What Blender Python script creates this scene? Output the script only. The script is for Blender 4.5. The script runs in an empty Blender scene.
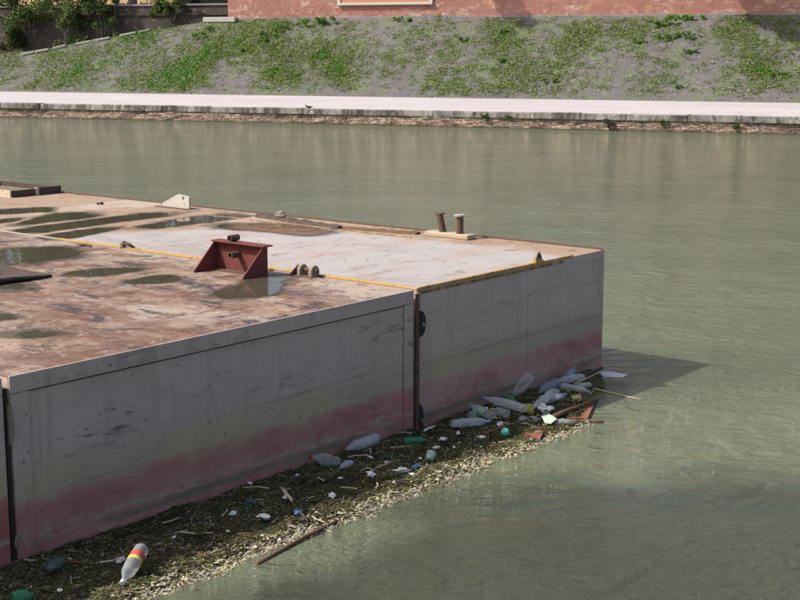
import bpy, bmesh, math, random
import numpy as np
from mathutils import Vector, Matrix, noise as mnoise

random.seed(7); np.random.seed(7)
SC = bpy.context.scene
COL = SC.collection
R = math.radians

# ------------------------------------------------------------------ camera, sky, sun, exposure
F_PX, Y_HOR, CAM_H = 1390.0, 46.0, 3.0
PITCH = math.atan((300 - Y_HOR) / F_PX)
cam_d = bpy.data.cameras.new('camera'); cam = bpy.data.objects.new('camera', cam_d); COL.objects.link(cam)
cam.location = (0, 0, CAM_H); cam.rotation_euler = (math.pi / 2 - PITCH, 0, 0)
cam_d.sensor_width = 36; cam_d.lens = 36 * F_PX / 800; cam_d.clip_start = 0.1; cam_d.clip_end = 3000
SC.camera = cam

SUN_EL, SUN_TRAVEL_AZ = 46.0, 82.0          # light travels towards this azimuth (clockwise from +Y)
world = bpy.data.worlds.new('World'); SC.world = world; world.use_nodes = True
wn = world.node_tree.nodes; wl = world.node_tree.links
sky = wn.new('ShaderNodeTexSky'); sky.sky_type = 'NISHITA'; sky.sun_disc = False
sky.sun_elevation = R(SUN_EL); sky.sun_rotation = R(SUN_TRAVEL_AZ + 180)
sky.dust_density = 5.0; sky.air_density = 1.0
bg = wn['Background']; bg.inputs['Strength'].default_value = 0.145
wl.new(sky.outputs['Color'], bg.inputs['Color'])
sun_d = bpy.data.lights.new('sun', 'SUN'); sun_d.energy = 4.1; sun_d.angle = R(0.53); sun_d.color = (1, .95, .87)
sun = bpy.data.objects.new('sun', sun_d); COL.objects.link(sun)
_az = R(SUN_TRAVEL_AZ); _el = R(SUN_EL)
SUN_DIR = Vector((math.sin(_az) * math.cos(_el), math.cos(_az) * math.cos(_el), -math.sin(_el)))
sun.rotation_euler = SUN_DIR.to_track_quat('-Z', 'Y').to_euler(); sun.location = (-30, -10, 40)
SC.view_settings.view_transform = 'Standard'; SC.view_settings.look = 'None'
SC.view_settings.exposure = 0.25; SC.view_settings.gamma = 1.0

# ------------------------------------------------------------------ pixel -> place
def ray(x, y):
    u, v = x - 400, 300 - y
    return Vector((u, F_PX * math.cos(PITCH) + v * math.sin(PITCH), -F_PX * math.sin(PITCH) + v * math.cos(PITCH)))
def at(x, y, z=0.0):
    r = ray(x, y); t = (z - CAM_H) / r.z
    return Vector((0, 0, CAM_H)) + r * t

# ------------------------------------------------------------------ helpers
class MB:
    """collects faces, links them as one mesh object"""
    def __init__(s): s.v = []; s.f = []; s.c = None
    def add(s, vs, fs):
        n = len(s.v); s.v += [tuple(p) for p in vs]; s.f += [tuple(i + n for i in f) for f in fs]; return s
    def box(s, x0, x1, y0, y1, z0, z1, m=None):
        vs = [Vector(p) for p in ((x0,y0,z0),(x1,y0,z0),(x1,y1,z0),(x0,y1,z0),(x0,y0,z1),(x1,y0,z1),(x1,y1,z1),(x0,y1,z1))]
        if m: vs = [m @ p for p in vs]
        return s.add(vs, [(0,3,2,1),(4,5,6,7),(0,1,5,4),(1,2,6,5),(2,3,7,6),(3,0,4,7)])
    def tube(s, pts, rad, seg=10, cap=True):
        pts = [Vector(p) for p in pts]; n = len(pts); rings = []
        rad = rad if isinstance(rad, (list, tuple)) else [rad] * n
        vs = []
        prev = None
        for i, p in enumerate(pts):
            d = (pts[min(i + 1, n - 1)] - pts[max(i - 1, 0)])
            d = d.normalized() if d.length > 1e-9 else Vector((0, 0, 1))
            if prev is None:
                a = d.orthogonal().normalized()
            else:
                a = (prev - d * prev.dot(d)); a = a.normalized() if a.length > 1e-6 else d.orthogonal().normalized()
            prev = a; b = d.cross(a)
            vs += [p + (a * math.cos(2 * math.pi * k / seg) + b * math.sin(2 * math.pi * k / seg)) * rad[i] for k in range(seg)]
        fs = [(i * seg + k, i * seg + (k + 1) % seg, (i + 1) * seg + (k + 1) % seg, (i + 1) * seg + k) for i in range(n - 1) for k in range(seg)]
        if cap: fs += [tuple(range(seg - 1, -1, -1)), tuple((n - 1) * seg + k for k in range(seg))]
        return s.add(vs, fs)
    def prism(s, poly, h, axis='z', off=0.0):
        """extrude a 2-D polygon by h along an axis; poly in the two other axes"""
        def P(a, b, c):
            return {'z': (a, b, c), 'y': (a, c, b), 'x': (c, a, b)}[axis]
        n = len(poly)
        vs = [P(a, b, off) for a, b in poly] + [P(a, b, off + h) for a, b in poly]
        return s.add(vs, [tuple(range(n - 1, -1, -1)), tuple(range(n, 2 * n))] + [(i, (i + 1) % n, n + (i + 1) % n, n + i) for i in range(n)])
    def build(s, name, material, parent=None, smooth=False, bevel=0, colors=None, fix=True):
        me = bpy.data.meshes.new(name); me.from_pydata(s.v, [], s.f); me.update()
        if fix:
            bm = bmesh.new(); bm.from_mesh(me); bmesh.ops.recalc_face_normals(bm, faces=bm.faces); bm.to_mesh(me); bm.free()
        if colors is not None:
            ca = me.color_attributes.new('Col', 'FLOAT_COLOR', 'POINT')
            ca.data.foreach_set('color', np.asarray(colors, dtype=np.float32).ravel())
        if smooth: me.polygons.foreach_set('use_smooth', [True] * len(me.polygons))
        if material: me.materials.append(material)
        o = bpy.data.objects.new(name, me); COL.objects.link(o)
        if parent: o.parent = parent
        if bevel:
            md = o.modifiers.new('bevel', 'BEVEL'); md.width = bevel; md.segments = 2; md.limit_method = 'ANGLE'; md.angle_limit = R(40)
        return o
def tag(o, label=None, cat=None, group=None, kind=None):
    if label: o['label'] = label
    if cat: o['category'] = cat
    if group: o['group'] = group
    if kind: o['kind'] = kind
    return o
def empty(name, loc, rz=0.0, label=None, cat=None, group=None):
    o = bpy.data.objects.new(name, None); COL.objects.link(o); o.location = loc; o.rotation_euler = (0, 0, rz)
    o.empty_display_size = .1
    return tag(o, label, cat, group)
def ns(x, y, z=0.0, sc=1.0): return mnoise.noise(Vector((x * sc, y * sc, z * sc)))

# ------------------------------------------------------------------ materials
class NT:
    def __init__(s, name, rough=.8, spec=.3, metal=0.0):
        s.m = bpy.data.materials.new(name); s.m.use_nodes = True
        s.t = s.m.node_tree; s.b = s.t.nodes['Principled BSDF']
        s.b.inputs['Roughness'].default_value = rough; s.b.inputs['Specular IOR Level'].default_value = spec
        s.b.inputs['Metallic'].default_value = metal
    def n(s, kind, **kw):
        nd = s.t.nodes.new('ShaderNode' + kind)
        for k, v in kw.items(): setattr(nd, k, v)
        return nd
    def set(s, sock, v):
        if hasattr(v, 'links') or hasattr(v, 'is_linked'): s.t.links.new(v, sock)
        elif isinstance(v, (tuple, list)) and len(v) == 3 and sock.type == 'RGBA': sock.default_value = (*v, 1)
        else: sock.default_value = v
    def pos(s, scale=(1, 1, 1), world=False, rot=(0, 0, 0)):
        src = s.n('NewGeometry').outputs['Position'] if world else s.n('TexCoord').outputs['Object']
        mp = s.n('Mapping'); mp.inputs['Scale'].default_value = scale; mp.inputs['Rotation'].default_value = rot
        s.t.links.new(src, mp.inputs['Vector']); return mp.outputs['Vector']
    def noise(s, scale, vec=None, detail=5, rough=.55, dist=0.0):
        nd = s.n('TexNoise'); nd.inputs['Scale'].default_value = scale; nd.inputs['Detail'].default_value = detail
        nd.inputs['Roughness'].default_value = rough; nd.inputs['Distortion'].default_value = dist
        s.t.links.new(vec if vec is not None else s.pos(), nd.inputs['Vector']); return nd.outputs['Fac']
    def vor(s, scale, vec=None, feature='F1', out='Distance', rnd=1.0):
        nd = s.n('TexVoronoi', feature=feature); nd.inputs['Scale'].default_value = scale; nd.inputs['Randomness'].default_value = rnd
        s.t.links.new(vec if vec is not None else s.pos(), nd.inputs['Vector']); return nd.outputs[out]
    def ramp(s, fac, stops, interp='LINEAR'):
        nd = s.n('ValToRGB'); cr = nd.color_ramp; cr.interpolation = interp
        while len(cr.elements) < len(stops): cr.elements.new(.5)
        for e, (p, c) in zip(cr.elements, stops):
            e.position = p; e.color = (*c, 1) if isinstance(c, (tuple, list)) else (c, c, c, 1)
        s.set(nd.inputs['Fac'], fac); return nd.outputs['Color']
    def mix(s, fac, a, b, mode='MIX'):
        nd = s.n('Mix', data_type='RGBA', blend_type=mode)
        s.set(nd.inputs['Factor'], fac); s.set(nd.inputs['A'] if False else nd.inputs[6], a); s.set(nd.inputs[7], b); return nd.outputs[2]
    def math(s, op, a, b=0.0, clamp=False):
        nd = s.n('Math', operation=op, use_clamp=clamp); s.set(nd.inputs[0], a); s.set(nd.inputs[1], b); return nd.outputs[0]
    def sep(s, vec):
        nd = s.n('SeparateXYZ'); s.t.links.new(vec, nd.inputs[0]); return nd.outputs
    def smooth(s, v, a, b):
        nd = s.n('MapRange', interpolation_type='SMOOTHSTEP'); s.set(nd.inputs[0], v); nd.inputs[1].default_value = a; nd.inputs[2].default_value = b
        return nd.outputs[0]
    def attr(s, name):
        nd = s.n('Attribute'); nd.attribute_name = name; return nd
    def bump(s, h, strength=.3, dist=.02, normal=None):
        nd = s.n('Bump'); nd.inputs['Strength'].default_value = strength; nd.inputs['Distance'].default_value = dist
        s.set(nd.inputs['Height'], h)
        if normal is not None: s.t.links.new(normal, nd.inputs['Normal'])
        return nd.outputs['Normal']
    def col(s, c): s.set(s.b.inputs['Base Color'], c); return s
    def rough(s, v): s.set(s.b.inputs['Roughness'], v); return s
    def norm(s, v): s.t.links.new(v, s.b.inputs['Normal']); return s

def plain(name, c, rough=.7, spec=.3, var=.25, scale=12.0, bump=.15, bd=.004, metal=0.0):
    k = NT(name, rough, spec, metal)
    f = k.noise(scale)
    d = tuple(x * (1 - var) for x in c); l = tuple(min(1, x * (1 + var)) for x in c)
    k.col(k.ramp(f, [(.3, d), (.7, l)]))
    if bump: k.norm(k.bump(k.noise(scale * 4), bump, bd))
    return k.m

def m_water():
    k = NT('river_water', .05, .5); k.b.inputs['IOR'].default_value = 1.33
    p = k.pos(world=True, rot=(0, 0, R(-21)))
    big = k.noise(.16, k.pos((1, 2.0, 1), True, (0, 0, R(-21))), 6, .6, .8)
    k.col(k.ramp(big, [(.3, (.112, .128, .078)), (.7, (.150, .165, .106))]))
    w1 = k.noise(.55, k.pos((.55, 1.5, 1), True, (0, 0, R(-21))), 3, .5, .6)
    w2 = k.noise(2.2, k.pos((.7, 1.4, 1), True, (0, 0, R(-34))), 3, .5, 1.6)
    w3 = k.noise(7.0, k.pos((.85, 1.25, 1), True, (0, 0, R(18))), 4, .6, 1.6)
    w4 = k.noise(21.0, k.pos((.9, 1.2, 1), True, (0, 0, R(-30))), 4, .65, 1.2)
    patch = k.smooth(k.noise(.45, p, 5, .65, .8), .34, .66)
    h = k.math('ADD', k.math('MULTIPLY', w1, .20), k.math('MULTIPLY', w2, .11))
    fine = k.math('ADD', k.math('MULTIPLY', w3, .060), k.math('MULTIPLY', w4, .013))
    h = k.math('ADD', h, k.math('MULTIPLY', fine, k.math('ADD', k.math('MULTIPLY', patch, 1.0), .12)))
    k.norm(k.bump(h, .7, 1.0))
    return k.m

def m_hull(name, red_top=.36, seed=0.0, wear=.85, fade_lit=0.0):
    k = NT(name, .62, .35)
    o = k.n('TexCoord').outputs['Object']
    mp = k.n('Mapping'); k.t.links.new(o, mp.inputs['Vector']); mp.inputs['Location'].default_value = (seed, seed * .7, 0)
    v = mp.outputs['Vector']
    def vec(sc):
        m = k.n('Mapping'); m.inputs['Scale'].default_value = sc; k.t.links.new(v, m.inputs['Vector']); return m.outputs['Vector']
    z = k.sep(v)[2]
    def blot(fac, c, amt, col): return k.mix(k.math('MULTIPLY', fac, amt), c, col)
    grey = k.mix(k.noise(1.6, v, 9, .72), (.42, .332, .295), (.59, .48, .435))
    grey = blot(k.smooth(k.noise(1.0, vec((1, 1, 1.6)), 6, .6, .6), .50, .64), grey, .5, (.47, .355, .325))
    grey = blot(k.smooth(k.noise(2.4, vec((5, 5, .3)), 6, .65), .50, .72), grey, .35, (.275, .225, .20))
    grey = blot(k.smooth(k.noise(2.0, vec((4, 4, .4)), 6, .65, .3), .56, .70), grey, .35, (.50, .46, .44))
    alg = k.mix(k.noise(3.4, vec((1, 1, 1.5)), 8, .72), (.33, .265, .195), (.49, .405, .31))
    alg = blot(k.smooth(k.noise(1.3, v, 5), .46, .62), alg, .65, (.47, .385, .195))
    red = k.mix(k.noise(2.4, vec((1, 1, 1.4)), 9, .75), (.30, .080, .070), (.47, .185, .165))
    red = blot(k.smooth(k.noise(3.2, vec((.8, .8, 2.2)), 9, .78, .4), .54, .68), red, .7, (.50, .335, .29))
    red = blot(k.smooth(k.noise(1.3, v, 8, .7, .5), .48, .60), red, .45, (.40, .21, .175))
    red = k.mix(k.math('MULTIPLY', k.smooth(k.noise(1.8, vec((1, 1, 1.6)), 9, .75), .34, .60), fade_lit), red, (.55, .375, .34))  # faded red; set higher on the far hull to paint in its stronger light
    wob = k.math('SUBTRACT', k.noise(3.0, vec((.5, .5, 3)), 9, .74), .5)
    zn = k.math('ADD', z, k.math('MULTIPLY', wob, .34))
    zl = k.math('ADD', z, k.math('MULTIPLY', k.math('SUBTRACT', k.noise(.7, v, 4), .5), .16))
    c = k.mix(k.math('MULTIPLY', k.smooth(k.math('ADD', zl, k.math('MULTIPLY', wob, .25)), red_top + .34, red_top + .10), .82), grey, alg)
    c = k.mix(k.smooth(zn, red_top + .05, red_top - .04), c, red)
    # dried silt lines low on the paint
    sc = k.math('MULTIPLY', k.smooth(zn, .08, .14), k.smooth(zn, .22, .17))
    c = k.mix(k.math('MULTIPLY', sc, k.smooth(k.noise(6, vec((1, 1, 4)), 9, .78), .44, .60)), c, (.40, .345, .255))
    sc2 = k.math('MULTIPLY', k.smooth(z, .05, .09), k.smooth(z, .135, .11))
    c = k.mix(k.math('MULTIPLY', sc2, k.smooth(k.noise(2, vec((.6, .6, 2)), 6, .7), .46, .56)), c, (.21, .18, .115))
    # scrapes with dark bare steel
    clus = k.smooth(k.noise(.9, vec((1, 1, 2)), 4, .6), .45, .55)
    scr = k.smooth(k.noise(2.6, vec((.7, .7, 3.2)), 10, .80, 1.0), .525, .575)
    band = k.math('MULTIPLY', k.math('MULTIPLY', k.smooth(z, .52, .66), k.smooth(z, 1.0, .88)), clus)
    c = k.mix(k.math('MULTIPLY', k.math('MULTIPLY', scr, band), wear), c, (.10, .092, .095))
    ln = k.smooth(k.noise(1.6, vec((.35, .35, 14)), 6, .7, .4), .61, .635)
    c = k.mix(k.math('MULTIPLY', ln, .35), c, (.15, .13, .125))
    # bare patches on the top rail
    top = k.math('MULTIPLY', k.smooth(z, 1.02, 1.04), k.smooth(k.noise(2.6, v, 8, .75), .53, .60))
    c = k.mix(k.math('MULTIPLY', top, .28), c, (.12, .105, .09))
    ru = k.smooth(k.noise(30, v, 5, .65), .635, .68)
    c = k.mix(ru, c, (.12, .055, .03))
    run = k.math('MULTIPLY', k.smooth(k.noise(3.2, vec((5, 5, .25)), 6, .65), .62, .74), .45)
    c = k.mix(run, c, (.20, .115, .075))
    k.col(c)
    k.rough(k.ramp(k.noise(9, v), [(.3, .5), (.7, .8)]))
    k.norm(k.bump(k.noise(26, v, 8, .7), .35, .004, k.bump(k.noise(2.2, v, 3), .6, .014)))
    return k.m

def m_deck_rust():
    k = NT('rusty_deck', .75, .35)
    v = k.pos(); s = k.pos((1.0, .45, 1), rot=(0, 0, R(8))); s2 = k.pos((.5, 1.0, 1), rot=(0, 0, R(-5)))
    def blot(fac, c, amt, col): return k.mix(k.math('MULTIPLY', fac, amt), c, col)
    a = k.mix(k.smooth(k.noise(1.3, v, 10, .78, .3), .36, .64), (.145, .073, .042), (.35, .255, .192))
    a = blot(k.smooth(k.noise(1.0, s, 10, .74, .6), .49, .58), a, .7, (.41, .335, .28))
    a = blot(k.smooth(k.noise(2.4, s, 10, .80, .4), .50, .58), a, .8, (.165, .072, .036))
    a = blot(k.smooth(k.noise(4.2, s2, 10, .80), .525, .59), a, .8, (.115, .056, .033))
    a = blot(k.smooth(k.noise(2.6, k.pos((1.6, .8, 1), rot=(0, 0, R(38))), 8, .74, .5), .555, .60), a, .9, (.045, .036, .042))
    a = blot(k.smooth(k.noise(13, v, 8, .78), .55, .63), a, .5, (.46, .38, .32))
    a = blot(k.smooth(k.noise(30, v, 6, .7), .57, .65), a, .8, (.075, .042, .03))
    k.col(a)
    k.rough(k.ramp(k.noise(2.2, s, 8, .75), [(.40, .85), (.60, .35)]))
    k.norm(k.bump(k.noise(20, v, 10, .75), .7, .010))
    return k.m

def m_deck_pale():
    k = NT('pale_deck', .7, .35)
    v = k.pos(); xyz = k.sep(v)
    s = k.pos((1, .30, 1), rot=(0, 0, R(-6))); s2 = k.pos((.35, 1, 1), rot=(0, 0, R(4)))
    def blot(fac, c, amt, col): return k.mix(k.math('MULTIPLY', fac, amt), c, col)
    pale = k.mix(k.noise(1.3, s, 10, .76, .4), (.30, .272, .258), (.455, .425, .41))
    pale = blot(k.smooth(k.noise(2.4, s2, 10, .80), .505, .58), pale, .6, (.36, .265, .21))
    pale = blot(k.smooth(k.noise(1.2, s, 8, .72, .5), .50, .60), pale, .55, (.255, .232, .222))
    pale = blot(k.smooth(k.noise(6, s2, 8, .78), .56, .62), pale, .7, (.20, .125, .09))
    rust = k.mix(k.noise(2.4, s, 10, .78, .5), (.19, .10, .058), (.44, .335, .24))
    rust = blot(k.smooth(k.noise(6, v, 9, .78), .54, .64), rust, .8, (.10, .058, .04))
    rust = blot(k.smooth(k.noise(1.4, s2, 8, .72), .50, .62), rust, .6, (.45, .385, .34))
    n = k.math('MULTIPLY', k.math('SUBTRACT', k.noise(2.0, v, 9, .75), .5), .6)
    far = k.smooth(k.math('ADD', xyz[0], k.math('MULTIPLY', n, .9)), 2.16, 2.40)
    back = k.smooth(k.math('ADD', k.math('ADD', xyz[1], k.math('MULTIPLY', xyz[0], .55)), n), 4.6, 5.1)
    near = k.smooth(k.math('ADD', xyz[0], k.math('MULTIPLY', n, .45)), .15, .03)
    c = k.mix(k.math('MAXIMUM', k.math('MAXIMUM', far, back), near), pale, rust)
    k.col(c)
    k.norm(k.bump(k.noise(22, v, 10, .75), .5, .006))
    return k.m

def m_yellow(name='yellow_paint', wear=.53, a=(.43, .22, .03), b=(.56, .35, .09)):
    k = NT(name, .65, .3); v = k.pos()
    c = k.mix(k.noise(5, v, 6, .7), a, b)
    c = k.mix(k.smooth(k.noise(11, v, 9, .8), wear, wear + .08), c, (.20, .105, .055))
    c = k.mix(k.smooth(k.noise(3, v, 8, .75), .53, .64), c, (.44, .36, .27))
    k.col(c); k.norm(k.bump(k.noise(40, v), .4, .003)); return k.m

def m_rust(name, c1, c2, sc=14):
    k = NT(name, .8, .25); v = k.pos()
    c = k.mix(k.noise(sc, v, 7, .7), c1, c2)
    c = k.mix(k.smooth(k.noise(sc * 2.3, v, 5), .6, .72), c, tuple(x * .45 for x in c1))
    k.col(c); k.norm(k.bump(k.noise(sc * 4, v, 6), .5, .004)); return k.m

def m_col(name, rough=.85, spec=.2, trans=0.0):
    k = NT(name, rough, spec); k.col(k.attr('Col').outputs['Color'])
    if trans:
        tr = k.n('BsdfTranslucent'); k.t.links.new(k.attr('Col').outputs['Color'], tr.inputs['Color'])
        mx = k.n('MixShader'); mx.inputs[0].default_value = trans
        k.t.links.new(k.b.outputs[0], mx.inputs[1]); k.t.links.new(tr.outputs[0], mx.inputs[2])
        k.t.links.new(mx.outputs[0], k.t.nodes['Material Output'].inputs['Surface'])
    return k.m

def m_puddle():
    k = NT('puddle_water', .02, .5); k.b.inputs['IOR'].default_value = 1.33
    v = k.pos(world=True)
    d = k.attr('depth').outputs['Fac']
    n = k.math('ADD', k.math('MULTIPLY', k.math('SUBTRACT', k.noise(2.6, v, 9, .70), .5), 2.6), k.math('MULTIPLY', k.math('SUBTRACT', k.noise(15, v, 6, .7), .5), .9))
    e = k.math('ADD', d, n)
    k.col(k.mix(k.noise(3, v, 6, .7), (.050, .044, .030), (.095, .085, .058)))
    full = k.smooth(e, .16, .36); film = k.math('MULTIPLY', k.smooth(e, -.55, .15), .5)
    k.set(k.b.inputs['Alpha'], k.math('MAXIMUM', full, film))
    k.rough(k.ramp(full, [(0, .5), (1, .02)]))
    k.norm(k.bump(k.noise(5, v, 2), .08, .01))
    return k.m

def m_plastic(name, c, alpha=.4, rough=.12):
    k = NT(name, rough, .5); v = k.pos()
    k.col(k.mix(k.noise(9, v, 4), tuple(x * .8 for x in c), c))
    lw = k.n('LayerWeight'); lw.inputs[0].default_value = .35
    a = k.math('ADD', k.math('MULTIPLY', lw.outputs['Facing'], .55), k.math('ADD', k.math('MULTIPLY', k.noise(14, v, 3), .25), alpha - .2), True)
    k.set(k.b.inputs['Alpha'], a)
    k.norm(k.bump(k.noise(30, v, 2), .15, .004)); return k.m

def m_bank():
    k = NT('gravel_bank_earth', .95, .1); v = k.pos(world=True); u = k.pos((1, 1, 1), True, (0, 0, R(20)))
    c = k.mix(k.noise(.5, v, 9, .7), (.112, .104, .105), (.190, .178, .180))
    c = k.mix(k.math('MULTIPLY', k.smooth(k.noise(5, v, 9, .8), .52, .62), .7), c, (.28, .265, .265))
    c = k.mix(k.smooth(k.noise(1.6, v, 9, .78), .53, .64), c, (.125, .108, .092))
    # low moss and seedlings between the stones
    g = k.math('MULTIPLY', k.smooth(k.noise(.8, u, 10, .72, .4), .46, .58), k.smooth(k.noise(7, v, 8, .75), .44, .56))
    c = k.mix(k.math('MULTIPLY', g, .85), c, (.135, .205, .055))
    k.col(c); k.norm(k.bump(k.noise(14, v, 8, .75), .8, .10)); return k.m

def m_pave():
    k = NT('quay_paving', .8, .3); v = k.pos()
    c = k.mix(k.noise(.35, v, 6, .6), (.42, .385, .395), (.52, .48, .49))
    c = k.mix(k.math('MULTIPLY', k.smooth(k.noise(1.5, k.pos((.25, 1, 1)), 6, .7), .55, .7), .5), c, (.36, .33, .335))
    br = k.n('TexBrick'); k.t.links.new(v, br.inputs['Vector']); br.inputs['Scale'].default_value = 1.0
    br.inputs['Brick Width'].default_value = 2.4; br.inputs['Row Height'].default_value = 1.5; br.inputs['Mortar Size'].default_value = .03
    br.inputs['Color1'].default_value = (1, 1, 1, 1); br.inputs['Color2'].default_value = (.88, .88, .88, 1); br.inputs['Mortar'].default_value = (.62, .60, .60, 1)
    c = k.mix(.8, c, br.outputs['Color'], 'MULTIPLY')
    k.col(c); k.norm(k.bump(k.noise(10, v, 5), .2, .01)); return k.m

def m_stone(name, c1, c2, sc=2.0, streak=True):
    k = NT(name, .9, .2); v = k.pos()
    c = k.mix(k.noise(sc, v, 6, .65), c1, c2)
    if streak:
        st = k.noise(2.4, k.pos((2.2, 2.2, .25)), 5, .7)
        c = k.mix(k.math('MULTIPLY', k.smooth(st, .5, .64), .8), c, tuple(x * .33 for x in c1))
        c = k.mix(k.math('MULTIPLY', k.smooth(st, .44, .36), .5), c, tuple(min(.7, x * 1.5) for x in c2))
    k.col(c); k.norm(k.bump(k.noise(sc * 8, v, 6, .7), .6, .03)); return k.m

def m_coping():
    k = NT('coping_travertine', .92, .15); v = k.pos(world=True); z1 = k.pos((1, 1, .4), True)
    c = k.mix(k.smooth(k.noise(1.1, z1, 9, .75), .40, .60), (.085, .075, .066), (.34, .315, .285))
    c = k.mix(k.math('MULTIPLY', k.smooth(k.noise(3.5, z1, 8, .75), .54, .62), .8), c, (.50, .475, .44))
    c = k.mix(k.math('MULTIPLY', k.smooth(k.noise(6, z1, 8, .75), .54, .62), .8), c, (.07, .06, .05))
    k.col(c); k.norm(k.bump(k.noise(14, v, 8, .75), .7, .04)); return k.m
def m_quay_brick():
    k = NT('quay_brickwork', .95, .15); o = k.sep(k.pos())
    cb = k.n('CombineXYZ'); k.set(cb.inputs[0], o[0]); k.set(cb.inputs[1], o[2])
    br = k.n('TexBrick'); k.t.links.new(cb.outputs[0], br.inputs['Vector'])
    br.inputs['Scale'].default_value = 1.0; br.inputs['Brick Width'].default_value = .27; br.inputs['Row Height'].default_value = .08
    br.inputs['Mortar Size'].default_value = .016; br.inputs['Bias'].default_value = -.05
    br.inputs['Color1'].default_value = (.56, .40, .30, 1); br.inputs['Color2'].default_value = (.19, .115, .088, 1); br.inputs['Mortar'].default_value = (.12, .10, .085, 1)
    c = br.outputs['Color']
    far = k.smooth(k.math('ADD', o[0], k.math('MULTIPLY', k.noise(.5, None, 6, .7), 30)), 5, 22)
    c = k.mix(k.math('MULTIPLY', k.smooth(k.noise(2.2, k.pos((1, 1, 2)), 9, .78), .50, .58), .8), c, (.09, .072, .06))
    c = k.mix(k.math('MULTIPLY', k.smooth(k.noise(8, k.pos((1, 1, 2)), 6, .75), .53, .60), .75), c, (.60, .49, .38))
    dark = k.math('MULTIPLY', far, k.smooth(k.noise(5, k.pos((1, 1, 3)), 8, .75), .60, .52))
    c = k.mix(k.math('MULTIPLY', dark, .9), c, (.072, .058, .050))
    c = k.mix(k.smooth(k.math('ADD', o[2], k.math('MULTIPLY', k.noise(5), .1)), .12, .05), c, (.055, .045, .035))
    k.col(c); k.norm(k.bump(br.outputs['Fac'], -.4, .03, k.bump(k.noise(12), .5, .03))); return k.m

def m_red_wall():
    k = NT('red_plaster', .92, .15); v = k.pos()
    c = k.mix(k.noise(.45, v, 7, .65), (.28, .120, .098), (.42, .22, .18))
    c = k.mix(k.math('MULTIPLY', k.smooth(k.noise(1.6, k.pos((1, 1, 2.2)), 7, .72), .5, .68), .9), c, (.54, .39, .32))
    c = k.mix(k.math('MULTIPLY', k.smooth(k.noise(.8, k.pos((1, 1, 1.5)), 7, .7, .5), .56, .7), .8), c, (.62, .40, .20))
    c = k.mix(k.smooth(k.noise(3.5, v, 9, .78), .53, .60), c, (.30, .14, .12))
    k.col(c); k.norm(k.bump(k.noise(6, v, 7, .7), .5, .06)); return k.m

def m_dark_wall():
    k = NT('embankment_stone', .95, .1); v = k.pos()
    c = k.mix(k.noise(.8, v, 6, .7), (.045, .040, .036), (.115, .10, .088))
    c = k.mix(k.math('MULTIPLY', k.smooth(k.noise(2.4, k.pos((1, 1, 1.6)), 7, .75), .55, .66), .8), c, (.25, .215, .195))
    k.col(c); k.norm(k.bump(k.noise(4, v, 6), .6, .1)); return k.m

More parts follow.
